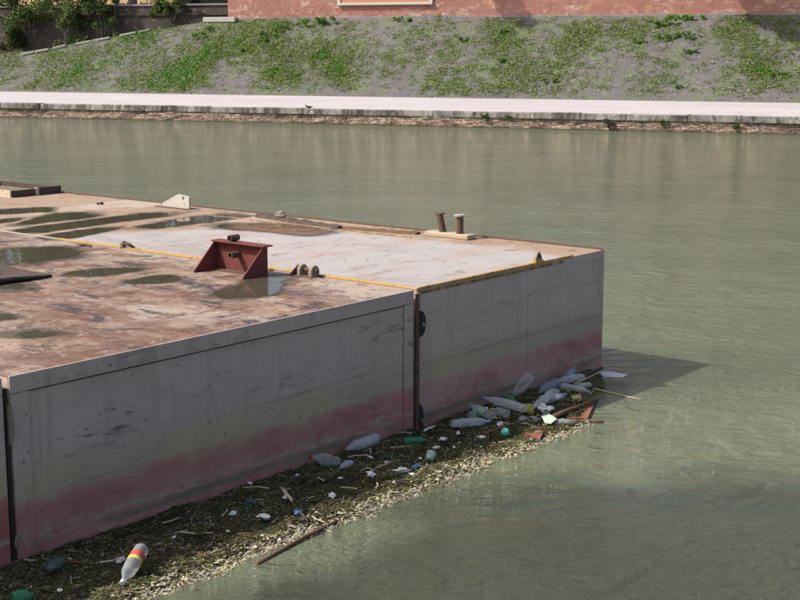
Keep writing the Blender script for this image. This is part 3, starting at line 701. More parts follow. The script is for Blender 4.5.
def blob(parts):
    """one continuous body out of overlapping ellipsoids"""
    bm = bmesh.new()
    for c, r, m in parts:
        g = bmesh.ops.create_uvsphere(bm, u_segments=14, v_segments=10, radius=1)
        for v in g['verts']: v.co = Vector((v.co.x * r[0], v.co.y * r[1], v.co.z * r[2])); v.co = (Matrix.Rotation(m, 3, 'Y') @ v.co) + Vector(c)
    me = bpy.data.meshes.new('tmp'); bm.to_mesh(me); bm.free(); return me
p = at(309, 109.0, QH)
dk = empty('duck', (p.x, p.y, QH - .004), R(200), 'small dark duck standing on the edge of the pale quay', 'duck')
dk.scale = (.75, .75, .62)
me = blob([((0, 0, .13), (.15, .075, .07), R(-8)), ((.10, 0, .16), (.07, .05, .05), R(-30)), ((.145, 0, .19), (.032, .03, .05), R(15)), ((.165, 0, .225), (.045, .034, .034), 0), ((-.15, 0, .155), (.07, .04, .02), R(15)), ((.02, .02, .06), (.014, .014, .06), 0), ((.02, -.02, .06), (.014, .014, .06), 0)])
b_ = bpy.data.objects.new('body', me); COL.objects.link(b_); b_.parent = dk; me.materials.append(MAT['feather'])
md = b_.modifiers.new('remesh', 'REMESH'); md.mode = 'VOXEL'; md.voxel_size = .008; md.use_smooth_shade = True
MB().prism([(-.012, -.006), (.012, -.006), (.012, .006), (-.012, .006)], .05, 'x', .2).build('beak', MAT['beak'], dk).location = (0, 0, .22)
for y in (-.02, .02): MB().prism([(0, y - .006), (.055, y - .022), (.06, y), (.055, y + .022), (0, y + .006)], .008, 'z', 0).build('foot', MAT['beak'], dk)

# ------------------------------------------------------------------ pontoons
FB = 1.13
PA = R(39.3)
E1 = Vector((math.sin(PA), math.cos(PA), 0)); E2 = Vector((-math.cos(PA), math.sin(PA), 0))
PO = at(413, 291, FB); PO.z = 0
PROT = math.atan2(E1.y, E1.x)
def W(x, y, z=0.0): return PO + E1 * x + E2 * y + Vector((0, 0, z))
def L2(x, y, z=FB):
    d = at(x, y, z) - PO; return d.dot(E1), d.dot(E2)
PL = 11.0
def dented_face(mb, x0, x1, z0, z1, y, amp, seed, nx, nz):
    b = len(mb.v)
    for i in range(nx + 1):
        for j in range(nz + 1):
            x = x0 + (x1 - x0) * i / nx; z = z0 + (z1 - z0) * j / nz
            e = min(1, min(i, nx - i, nz - j) / 2)
            mb.v.append((x, y + e * amp * (ns(x, z, seed, 1.4) + .5 * ns(x, z, seed + 4, 4)), z))
    mb.f += [(b + i * (nz + 1) + j, b + (i + 1) * (nz + 1) + j, b + (i + 1) * (nz + 1) + j + 1, b + i * (nz + 1) + j + 1) for i in range(nx) for j in range(nz)]
def pontoon(x0, x1, hull_m, deck_m, label, seed):
    r = empty('pontoon', W(x0, 0), PROT, label, 'pontoon')
    w = x1 - x0; mb = MB()
    dented_face(mb, 0, w, -.6, FB, 0, .010, seed, 60, 30)
    vs = [(0, 0, -.6), (w, 0, -.6), (w, PL, -.6), (0, PL, -.6), (0, 0, FB), (w, 0, FB), (w, PL, FB), (0, PL, FB)]
    mb.add(vs, [(0, 3, 2, 1), (1, 2, 6, 5), (2, 3, 7, 6), (3, 0, 4, 7)])
    mb.build('hull', hull_m, r, fix=False)
    mb = MB(); nx, ny = 20, 60
    for i in range(nx + 1):
        for j in range(ny + 1): mb.v.append((w * i / nx, PL * j / ny, FB + .001))
    mb.f = [(i * (ny + 1) + j, (i + 1) * (ny + 1) + j, (i + 1) * (ny + 1) + j + 1, i * (ny + 1) + j + 1) for i in range(nx) for j in range(ny)]
    mb.build('deck', deck_m, r, fix=False)
    return r, w
p1, w1 = pontoon(-3.71, -.005, MAT['hull1'], MAT['deck_rust'], 'grey and red steel pontoon with a rusty puddled deck and red bracket', 1)
p2, w2 = pontoon(.045, 2.85, MAT['hull2'], MAT['deck_pale'], 'grey steel pontoon with a pale painted deck and yellow edges', 5)
p0_, w0 = pontoon(-7.9, -3.755, MAT['hull0'], MAT['deck_rust'], 'grey pontoon beyond the dark vertical gap, its side just showing', 9)
# plates welded to the near side of the rusty pontoon
for r_, w_, m_ in ((p1, w1, 'hull1'), (p0_, w0, 'hull0')):
    MB().box(.002, w_ - .002, -.016, -.002, 1.035, FB + .010).build('top_rail', MAT[m_], r_, bevel=.004)
    MB().box(.002, .13, -.015, -.002, -.5, 1.032).build('edge_plate', MAT[m_], r_, bevel=.004)
    MB().box(w_ - .115, w_ - .002, -.015, -.002, -.5, 1.032).build('edge_plate', MAT[m_], r_, bevel=.004)
    MB().box(.132, w_ - .117, -.006, .001, 1.027, 1.033).build('weld_seam', MAT['black_iron'], r_)
mb = MB(); mb.tube([(x, -.006 + .002 * ns(x, 0, 3, 9), .538 + .004 * ns(x, 1, 2, 4)) for x in np.linspace(.02, w2 - .01, 60)], .007, 6); mb.build('weld_seam', MAT['hull2'], p2)
MB().box(.0, .035, -.012, -.002, -.5, FB - .02).build('edge_plate', MAT['hull2'], p2)
# rims
MB().box(.002, .072, .02, 4.55, FB + .002, FB + .008).build('joint_strip', MAT['yellow'], p2, bevel=.002)
MB().box(.002, .055, 4.555, PL, FB + .002, FB + .008).build('joint_strip', MAT['conc'], p2, bevel=.003)
mb = MB(); mb.tube([(x, .004, FB + .008 + .002 * ns(x, 0, 0, 7)) for x in np.linspace(.0, 2.25, 40)], .013, 8); mb.build('edge_bead', MAT['yellow'], p2, True)
mb = MB(); mb.box(.0, 2.1, -.006, -.002, FB - .036, FB - .014); mb.build('edge_stripe', MAT['yellow_worn'], p2)
mb = MB(); mb.tube([(2.30, y, FB + .006) for y in np.linspace(1.9, 4.9, 20)], .007, 6); mb.build('deck_bead', MAT['yellow_worn'], p2)
MB().box(2.79, 2.80, .02, PL - .02, FB + .002, FB + .018).build('far_rim', MAT['rust_dark'], p2)
# coupling hardware in the joint
ct = empty('coupling', W(.018, -.03, 0), PROT, 'dark iron coupling plates and rod in the joint between the two pontoons', 'coupling')
mb = MB(); mb.tube([(0, .0, -.3), (0, .0, FB - .02)], .017, 8); mb.build('rod', MAT['rust_dark'], ct)
def half_disc(r, h, n=12): return [(0, -h)] + [(r * math.cos(a), h * math.sin(a)) for a in [(-.5 + k_ / n) * math.pi for k_ in range(n + 1)]] + [(0, h)]
q = MB().prism([(.012 + a, .87 + b) for a, b in half_disc(.075, .105)], .03, 'y', -.022).build('hook_plate', MAT['black_iron'], ct, bevel=.006)
MB().tube([(.045, -.035, .86), (.045, -.02, .86)], .016, 10).build('pin', MAT['cast'], q)
q = MB().prism([(.0 + a, .12 + b) for a, b in half_disc(.06, .11)], .03, 'y', -.022).build('hook_plate', MAT['black_iron'], ct, bevel=.006)
MB().tube([(.035, -.035, .09), (.035, -.02, .09)], .013, 10).build('pin', MAT['cast'], q)
c2 = empty('coupling', W(-3.733, -.02, 0), PROT, 'dark iron coupling with a hanging ring in the gap beside the near grey pontoon', 'coupling')
MB().tube([(0, .02, -.3), (0, .02, FB - .06)], .014, 8).build('rod', MAT['black_iron'], c2)
MB().prism([(a, .86 + b) for a, b in half_disc(.03, .12)], .03, 'y', -.02).build('hook_plate', MAT['cast'], c2, bevel=.006)
mb = MB(); mb.tube([(.008 + .022 * math.cos(a), -.03, .16 + .04 * math.sin(a)) for a in [k_ * math.pi / 8 for k_ in range(17)]], .006, 6, False); mb.build('ring', MAT['cast'], c2)

# puddles: sheets lying on the deck with thinning edges
PUD = [
 ([(-14,252),(0,250),(20,248.5),(50,247.5),(70,248),(82,251.5),(78,255),(55,260),(30,264),(0,265),(-14,264)], 'long puddle beside the yellow joint at the rusty deck edge'),
 ([(65,273.5),(85,270),(113,268),(139,268.5),(136,271),(113,275),(82,277)], 'narrow olive puddle in the middle of the rusty deck'),
 ([(122,282),(147,277),(170,275.5),(181,278),(176,282),(153,284),(136,284.5)], 'oval olive puddle left of the red bracket'),
 ([(-12,211),(9,209),(30,208),(45,208),(51,209),(49.5,212),(30,213),(15,214),(-12,215)], 'thin puddle before the shallow wooden tray'),
 ([(-14,221),(15,218.5),(24,219),(13.5,222),(-14,225)], 'short puddle at the far rusty deck'),
 ([(15,224.5),(30,220),(49.5,215),(67.5,213),(84,213),(103,215),(84,218.5),(63,221),(45,223),(27,225)], 'leaf-shaped puddle on the far pale deck'),
 ([(4.5,231),(22,229),(49,225),(78,221.5),(105,218),(130,215),(155,213.5),(173,214),(160,217.5),(140,220),(115,222.5),(95,226),(70,229),(45,232),(20,233)], 'longest streak of water across the pale deck'),
 ([(42,237.5),(68,232),(93,228.7),(116,227.5),(110,231),(85,236),(68,239.5)], 'short puddle touching the start of the yellow joint'),
 ([(139,226.7),(159,222.5),(184,218),(220,215),(250,216),(220,221),(180,226),(155,228.5)], 'puddle below the white triangular lug'),
 ([(216,226),(240,223.6),(279,224.5),(306,227.5),(330,231.4),(315,235),(291,235),(258,231.4),(225,229.6)], 'grey puddle on the pale painted deck'),
 ([(212,294.5),(234,285.6),(246.5,281),(263.5,278.2),(270,277),(289,277),(287,283.4),(276,293),(259,298),(234,299)], 'brown puddle in front of the red bracket'),
 ([(-12,287),(25,284.5),(37,287),(30,291),(-12,293)], 'small bluish puddle beside the dark plank'),
 ([(-12,314.6),(17,315),(25.5,317.5),(11,320),(-12,321)], 'small dark puddle near the middle of the rusty deck edge'),
 ([(-12,333),(28,329.3),(58,333),(42.5,337.3),(17,338.4),(-12,337)], 'dark puddle close to the near deck edge'),
]
for i, (poly, lab) in enumerate(PUD):
    pts = [Vector((*L2(*q), 0)) for q in poly]; c = sum(pts, Vector()) / len(pts)
    # closed smooth outline with growth for the faded rim
    m_ = len(pts); ring = []
    for a in range(m_):
        for h in range(4):
            t = h / 4; p_1, p_2, p_3, p_4 = pts[a - 1], pts[a], pts[(a + 1) % m_], pts[(a + 2) % m_]
            ring.append(.5 * ((2 * p_2) + (p_3 - p_1) * t + (2 * p_1 - 5 * p_2 + 4 * p_3 - p_4) * t * t + (3 * p_2 - p_1 - 3 * p_3 + p_4) * t ** 3))
    mb = MB(); dep = []; n = len(ring)
    dk_ = .34 if i >= 11 else 1.0
    for lv, d_ in ((1.55, -.9), (1.12, -.05), (.86, .55 * dk_), (.45, 1.0 * dk_)):
        for q in ring: v = c + (q - c) * lv; mb.v.append((v.x, v.y, 0)); dep.append(d_)
    mb.v.append((c.x, c.y, 0)); dep.append(dk_)
    for l in range(3): mb.f += [(l * n + a, l * n + (a + 1) % n, (l + 1) * n + (a + 1) % n, (l + 1) * n + a) for a in range(n)]
    mb.f += [(3 * n + a, 3 * n + (a + 1) % n, 4 * n) for a in range(n)]
    # stay on one pontoon
    o = mb.build('puddle', MAT['puddle'], fix=True); o.location = W(0, 0, FB + .0045 + i * .0002); o.rotation_euler.z = PROT
    at_ = o.data.attributes.new('depth', 'FLOAT', 'POINT'); at_.data.foreach_set('value', np.array(dep, np.float32))
    tag(o, lab, kind='structure')

def deck_thing(name, x, y, label, cat, rz=0.0, group=None, dz=.001):
    """thing standing on the deck at a pixel"""
    lx, ly = L2(x, y); return empty(name, W(lx, ly, FB + dz), PROT + rz, label, cat, group)
# red bracket: local x along pontoon front, y into deck
br = empty('steel_bracket', W(-.20, 1.68, FB + .001), PROT, 'dark red steel bracket with two gussets and pipe stubs on the rusty deck', 'bracket'); br.scale = (.92, .90, .92)
MB().box(-.008, .008, -.315, .315, 0, .262).build('back_plate', MAT['rust_red'], br)
for y in (-.328, .316): MB().prism([(-.30, 0), (.008, 0), (.008, .262), (-.045, .262), (-.30, .02)], .012, 'y', y).build('gusset', MAT['rust_red'], br)
MB().box(-.075, .045, -.36, .335, .264, .278).build('top_flange', MAT['rust_red'], br, bevel=.003)
MB().box(-.10, -.009, -.314, .314, .001, .012).build('foot_plate', MAT['rust_dark'], br)
def pipe(name, a, b, ro, ri, mat, parent):
    a, b = Vector(a), Vector(b); mb = MB(); mb.tube([a, b], ro, 16, False); mb.tube([b, a], ri, 16, False)
    n = 16; mb.f += [(k_, (k_ + 1) % n, 0, 0)[:2] + ((3 * n + (n - (k_ + 1)) % n), (3 * n + (n - k_) % n)) for k_ in range(0)]
    # end rings
    for end, base in ((a, 0), (b, 1)):
        d = (b - a).normalized(); u = d.orthogonal().normalized(); w_ = d.cross(u); m0 = len(mb.v)
        for rr in (ro, ri): mb.v += [tuple(end + (u * math.cos(2 * math.pi * k_ / n) + w_ * math.sin(2 * math.pi * k_ / n)) * rr) for k_ in range(n)]
        mb.f += [(m0 + k_, m0 + (k_ + 1) % n, m0 + n + (k_ + 1) % n, m0 + n + k_) for k_ in range(n)]
    return mb.build(name, mat, parent, fix=False)
pipe('pipe_stub', (-.12, .03, .165), (.03, .03, .165), .030, .022, MAT['rust_dark'], br)
pipe('pipe_stub', (-.06, .10, .309), (.05, .10, .309), .030, .022, MAT['rust_dark'], br)

# coupling lugs beside the bracket
lg = deck_thing('coupling_lug', 308, 276, 'pair of rounded grey lugs with a pin beside the red bracket', 'lug')
def lug_poly(w, h): return [(-w, 0), (w, 0)] + [(w * math.cos(a), h - w + w * math.sin(a)) for a in [k_ * math.pi / 8 for k_ in range(9)]]
for y in (-.085, .045): MB().prism(lug_poly(.05, .095), .035, 'y', y).build('lug_plate', MAT['cast'], lg, bevel=.006)
MB().tube([(0, -.11, .05), (0, .105, .05)], .017, 10).build('pin', MAT['rust_dark'], lg)
MB().prism([(-.10, 0), (.02, 0), (.01, .085)], .012, 'y', .115).build('gusset', MAT['rust_red'], lg)
MB().box(-.09, .08, -.12, .16, .0, .008).build('base_plate', MAT['rust_dark'], lg)
# small lug on the joint
lg = deck_thing('joint_lug', 123, 248.5, 'small dark curved lug on the yellow joint strip', 'lug', .3)
MB().prism(lug_poly(.03, .075), .04, 'y', -.02).build('plate', MAT['cast'], lg, bevel=.012)
mb = MB(); mb.tube([(.0, -.02, .05), (.01, -.07, .035), (.015, -.12, .008)], [.022, .018, .010], 8); mb.build('tail', MAT['rust_dark'], lg, True)
# white triangular lug at the far edge
lx, ly = L2(190, 209.5)
tl = empty('triangular_lug', W(min(lx, 2.76), ly, FB + .001), PROT, 'white triangular steel lug with a hole at the far deck edge', 'lug')
mb = MB(); bm = bmesh.new()
hole = [(.10 + .018 * math.cos(k_ * math.pi / 6), .125 + .022 * math.sin(k_ * math.pi / 6)) for k_ in range(12)]
outer = [(0, 0), (.52, 0), (.52, .02), (.19, .165), (.03, .15), (0, .135)]
vs = [bm.verts.new((0, a, b)) for a, b in outer]; es = [bm.edges.new((vs[i], vs[(i + 1) % len(vs)])) for i in range(len(vs))]
hv = [bm.verts.new((0, a, b)) for a, b in hole]; es += [bm.edges.new((hv[i], hv[(i + 1) % 12])) for i in range(12)]
bmesh.ops.triangle_fill(bm, edges=es, use_beauty=True)
me = bpy.data.meshes.new('plate'); bm.to_mesh(me); bm.free(); me.materials.append(MAT['lug_white'])
o = bpy.data.objects.new('plate', me); COL.objects.link(o); o.parent = tl
sd = o.modifiers.new('solid', 'SOLIDIFY'); sd.thickness = .025; sd.offset = 0
MB().box(-.08, .05, -.02, .54, 0, .008).build('base_plate', MAT['rust_dark'], tl)
# bollards
bd = deck_thing('twin_bollard', 450, 237.5, 'pair of short rusty pipe bollards on a pale concrete block', 'bollard')
MB().box(-.075, .075, -.27, .27, 0, .05).build('base_block', MAT['conc'], bd, bevel=.012)
q = MB(); q.tube([(0, .09, .045), (-.012, .125, .225)], [.036, .034], 14); q = q.build('post', MAT['rust_dark'], bd)
MB().prism([(-.045 + .0, .085), (.03, .085), (.035, .165), (-.045, .165)], .012, 'z', .224).build('cap', MAT['rust_dark'], q)
q = MB(); q.tube([(0, -.12, .045), (0, -.12, .222)], [.037, .036], 14); q = q.build('post', MAT['rust_dark'], bd)
MB().tube([(0, -.12, .221), (0, -.12, .236)], .058, 16).build('cap', MAT['steel_rim'], q)
# yellow lug
yl = deck_thing('lifting_lug', 541, 264.5, 'yellow painted lifting lug with a dark top on the near deck edge', 'lug', dz=.0)
MB().prism([(-.06, 0), (.06, 0), (.045, .06)] + [(.032 * math.cos(a), .075 + .035 * math.sin(a)) for a in [k_ * math.pi / 8 for k_ in range(1, 8)]] + [(-.045, .06)], .03, 'y', .02).build('plate', MAT['cast'], yl, bevel=.004)
MB().box(-.065, .065, .012, .056, 0, .035).build('foot', MAT['yellow'], yl, bevel=.006)
MB().tube([(0, .010, .07), (0, .054, .07)], .013, 12).build('pin_hole', MAT['black_iron'], yl)
# shallow wooden tray
ty = empty('wooden_tray', W(2.06, 8.1, FB + .001), PROT, 'shallow weathered wooden tray with a wet bottom at the far deck corner', 'tray')
MB().box(.025, .73, .025, 1.3, .0, .02).build('bottom', MAT['wet_ply'], ty)
MB().box(0, .36, 0, .024, 0, .085).build('side_board', MAT['wood_dark'], ty); MB().box(.41, .76, 0, .024, 0, .095).build('side_board', MAT['wood_dark'], ty)
MB().box(.361, .409, -.008, .022, .0, .10).build('cleat', MAT['wood_pale'], ty)
MB().box(0, .024, .025, 1.3, 0, .085).build('side_board', MAT['wood_pale'], ty); MB().box(.736, .76, .025, 1.3, 0, .08).build('side_board', MAT['wood_dark'], ty)  # light painted in: lit side in pale wood, shaded front in dark
MB().box(.025, .735, 1.301, 1.325, 0, .085).build('side_board', MAT['wood_dark'], ty)
# dark bent plank at the left
A = L2(-30, 268); B = L2(52, 277.5); C = L2(-30, 290)
pk = empty('steel_sheet', W(0, 0, FB + .001), PROT, 'dark warped steel sheet lying on the rusty deck', 'sheet')
mb = MB(); a, b, c = Vector((*A, .06)), Vector((*B, .004)), Vector((*C, .012)); n = 10
for i in range(n + 1):
    for j in range(5):
        u = i / n; q = (a.lerp(b, u)).lerp(c.lerp(b, u * .985), j / 4); q.z += .02 * math.sin(u * 6 + j) * (1 - u); mb.v.append(tuple(q))
mb.f = [(i * 5 + j, (i + 1) * 5 + j, (i + 1) * 5 + j + 1, i * 5 + j + 1) for i in range(n) for j in range(4)]
o = mb.build('sheet', MAT['wood_dark'], pk); sd = o.modifiers.new('solid', 'SOLIDIFY'); sd.thickness = .022; sd.offset = 1
mb = MB(); mb.tube([c + Vector((0, 0, .03)), c.lerp(b, .5) + Vector((0, 0, .025)), b + Vector((0, 0, .01))], [.022, .02, .008], 6); mb.build('folded_edge', MAT['black_iron'], pk)
# far edge timbers
def timber(xa, ya, xb, yb_, w, h, label, mat):
    a, b = Vector((*L2(xa, ya), 0)), Vector((*L2(xb, yb_), 0)); a.x = min(a.x, 2.72); b.x = min(b.x, 2.72); d = b - a; n = 16; mb = MB()
    for i in range(n + 1):
        q = a + d * (i / n); hh = h * (.75 + .5 * ns(i * .7, 1, xa)); ww = w * (.8 + .4 * ns(i * .5, 3, xa))
        mb.v += [(q.x - ww / 2, q.y, 0), (q.x - ww / 2.6, q.y, hh), (q.x + ww / 2.6, q.y, hh * 1.05), (q.x + ww / 2, q.y, 0)]
    mb.f = [(i * 4 + k_, i * 4 + (k_ + 1) % 4, i * 4 + 4 + (k_ + 1) % 4, i * 4 + 4 + k_) for i in range(n) for k_ in range(4)] + [(0, 1, 2, 3), (n * 4 + 3, n * 4 + 2, n * 4 + 1, n * 4)]
    o = mb.build('timber', mat); o.location = W(0, 0, FB + .002); o.rotation_euler.z = PROT; tag(o, label, 'timber')
timber(258, 217, 340, 229.5, .13, .045, 'dark wet timber along the far deck edge behind the grey puddle', MAT['wood_dark'])
timber(344, 229, 418, 234.5, .12, .03, 'flat reddish-brown timber at the far deck edge near the bollards', MAT['wood_brown'])
lx, ly = L2(289, 218.5)
bm = bmesh.new(); bmesh.ops.create_icosphere(bm, subdivisions=2, radius=.07)
for v in bm.verts: v.co *= 1 + .35 * mnoise.noise(v.co * 18); v.co.z = v.co.z * .75 + .045; v.co.y *= 1.1
me = bpy.data.meshes.new('rock'); bm.to_mesh(me); bm.free(); me.materials.append(MAT['cast']); o = bpy.data.objects.new('rock', me); COL.objects.link(o)
o.location = W(min(lx, 2.6), ly, FB); tag(o, 'small brown rock on the far deck edge by the timber', 'rock')
rg = deck_thing('ring_bolt', 100, 204.5, 'small black ring bolt on the pale patch near the tray', 'ring bolt'); rg.scale = (.6, .6, .6)
mb = MB(); mb.tube([(.05 * math.cos(k_ * math.pi / 8), .07 * math.sin(k_ * math.pi / 8), .02) for k_ in range(17)], .014, 6, False); mb.build('ring', MAT['black_iron'], rg, True)
MB().tube([(0, -.07, 0), (0, -.07, .06)], .02, 8).build('bolt', MAT['black_iron'], rg)
a, b = L2(80, 246.2), L2(91, 247.5)
mb = MB(); mb.tube([(*a, .014), ((a[0] + b[0]) / 2 + .02, (a[1] + b[1]) / 2, .02), (*b, .012)], [.012, .014, .01], 7); o = mb.build('stick', MAT['wood_brown']); o.location = W(0, 0, FB); o.rotation_euler.z = PROT
tag(o, 'short brown stick lying by the yellow joint', 'stick')
# flakes and grit on the decks
V, Fc, Cc = [], [], []
rnd = random.Random(11)
for _ in range(1500):
    x = rnd.uniform(-4.6, 2.7); y = rnd.uniform(.05, 8); clump = ns(x, y, 0, 1.6)
    if clump < .05 and rnd.random() < .75: continue
    if -.03 < x < .08: continue
    r_ = rnd.uniform(.002, .006) * (2 if rnd.random() < .06 else 1); b = len(V); a = rnd.uniform(0, 6.28)
    for k_ in range(4): V.append((x + math.cos(a + k_ * 1.57) * r_ * rnd.uniform(.5, 1.5), y + math.sin(a + k_ * 1.57) * r_ * rnd.uniform(.6, 1.6), 0))
    V.append((x, y, r_ * .8)); Fc += [(b + k_, b + (k_ + 1) % 4, b + 4) for k_ in range(4)]; g = rnd.choice(((.05, .035, .028), (.14, .075, .045), (.26, .2, .15), (.03, .028, .028))); Cc += [(*g, 1)] * 5
o = np_mesh('rust_flakes', np.array(V), np.array(Fc), MAT['chips'], None, np.array(Cc)); o.location = W(0, 0, FB + .001); o.rotation_euler.z = PROT
tag(o, 'rust flakes and grit scattered over the decks', 'grit', kind='stuff')

# ------------------------------------------------------------------ floating debris
def mat_edge(x):
    """outer edge (local y) of the drifted mat"""
    if x > 2.75: return -.02
    e = -1.03
    if x > .9: e = -1.03 + (x - .9) * .42
    if x > 2.2: e = -.484 + (x - 2.2) * .80
    return e + .075 * ns(x, 0, 1, 1.8) + .05 * ns(x, 2, 1, 6) + .025 * ns(x, 5, 1, 17)
def mat_h(x, y):
    e = mat_edge(x); d = max(0, min(1, (y - e) / .13))
    return -.03 + d * (.056 + .036 * ns(x, y, 4, 3.0) + .022 * ns(x, y, 7, 9)) 
mb = MB(); xs = np.arange(-6.2, 2.75, .025); M_ = 44
for x in xs:
    e = mat_edge(x) - .02
    for j in range(M_ + 1): y = e + (-.004 - e) * j / M_; mb.v.append((x, y, mat_h(x, y)))
mb.f = [(i * (M_ + 1) + j, (i + 1) * (M_ + 1) + j, (i + 1) * (M_ + 1) + j + 1, i * (M_ + 1) + j + 1) for i in range(len(xs) - 1) for j in range(M_)]
o = mb.build('debris_mat', MAT['matbase'], smooth=True); o.location = W(0, 0, 0); o.rotation_euler.z = PROT
tag(o, 'dark mat of rotting leaves and litter floating against the pontoon side', 'debris', kind='stuff')
V, Fc, Cc = [], [], []
PALS = [(.030, .024, .016), (.07, .055, .032), (.14, .11, .06), (.24, .20, .11), (.40, .34, .21), (.58, .52, .38), (.115, .145, .032), (.62, .62, .58)]
rnd = random.Random(23)
def scum(x, y): return ns(x, y, 2, 1.3) + .6 * ns(x, y, 6, 4.0)
for _ in range(56000):
    x = rnd.uniform(-5.4, 2.6); e = mat_edge(x)
    edge = rnd.random() < .36 + .3 * ns(x, 3, 8, 2.5) and x < 1.2
    y = e + abs(rnd.gauss(0, .055 if x < .2 else .03)) + .004 if edge else e + rnd.random() * (-.01 - e)
    if y > -.01: continue
    z = mat_h(x, y) + rnd.uniform(0, .012); q = scum(x, y)
    if edge: pal = rnd.choices(PALS, (.4, .5, 1, 4, 9, 13, 1.5, .6))[0]
    elif q > .12: pal = rnd.choices(PALS, (1, 4, 6, 4, 1.5, .5, 9, .15))[0]
    elif q < -.25: pal = rnd.choices(PALS, (9, 5, 2, 1, .3, .1, 1, .1))[0]
    else: pal = rnd.choices(PALS, (6, 7, 4, 1.4, .5, .2, 4, .1))[0]
    if not edge and q < -.25 and rnd.random() < .5: continue
    sz = rnd.paretovariate(2.2); L = min(.011, .0027 * sz); w = L * rnd.uniform(.3, .9)
    if rnd.random() < .22: L = rnd.uniform(.012, .05); w = rnd.uniform(.0008, .002)
    if edge: L = L * 1.15 + .0015; w *= 1.5
    a = rnd.uniform(0, 6.28) if rnd.random() < .6 else rnd.gauss(0, .35); ti = rnd.gauss(0, .35)
    dx, dy, dz = math.cos(a) * math.cos(ti), math.sin(a) * math.cos(ti), math.sin(ti); px, py = -math.sin(a), math.cos(a); k_ = rnd.uniform(-.5, .8) * w
    b = len(V)
    V += [(x - dx * L - px * w, y - dy * L - py * w, z - dz * L), (x + dx * L - px * w, y + dy * L - py * w, z + dz * L), (x + dx * L + px * w, y + dy * L + py * w, z + dz * L + k_), (x - dx * L + px * w, y - dy * L + py * w, z - dz * L + k_), (x, y, z + .003 + w * .3)]
    Fc += [(b, b + 1, b + 4), (b + 1, b + 2, b + 4), (b + 2, b + 3, b + 4), (b + 3, b, b + 4)]
    f_ = rnd.uniform(.7, 1.15); Cc += [(pal[0] * f_, pal[1] * f_, pal[2] * f_, 1)] * 5
o = np_mesh('debris_chips', np.array(V), np.array(Fc), MAT['chips'], None, np.array(Cc)); o.location = W(0, 0, 0); o.rotation_euler.z = PROT
tag(o, 'chips of reed, bark and straw floating in a crust along the pontoon', 'debris', kind='stuff')

# foam flecks and bubbles on the water, also drawn in for its white glints
V, Fc, Cc = [], [], []
rnd = random.Random(31)
while len(V) < 5 * 420:
    x = rnd.uniform(180, 800); y = rnd.uniform(380, 600); q_ = at(x, y, .003); d_ = q_ - PO; lx, ly = d_.dot(E1), d_.dot(E2)
    if lx < 2.9 and ly > mat_edge(min(lx, 2.7)) - .02: continue
    dens = max(0, -.15 + 2.4 * ns(q_.x, q_.y, 3, 1.1)) * (1.3 if ly > -1.7 else .35)
    if rnd.random() > dens * .6: continue
    r_ = rnd.uniform(.001, .0028); b = len(V); a = rnd.uniform(0, 1.5); st_ = rnd.uniform(1, 2.6)
    for k_ in range(4): V.append((q_.x + math.cos(a + k_ * 1.571) * r_ * (st_ if k_ % 2 == 0 else 1), q_.y + math.sin(a + k_ * 1.571) * r_, .001))
    V.append((q_.x, q_.y, .001 + r_ * .9)); Fc += [(b + k_, b + (k_ + 1) % 4, b + 4) for k_ in range(4)]; Cc += [(.78, .78, .74, 1)] * 5
o = np_mesh('foam_glint_flecks', np.array(V), np.array(Fc), MAT['chips'], None, np.array(Cc)); tag(o, 'tiny white foam flecks and glint specks on the water beside the debris', 'foam', kind='stuff')

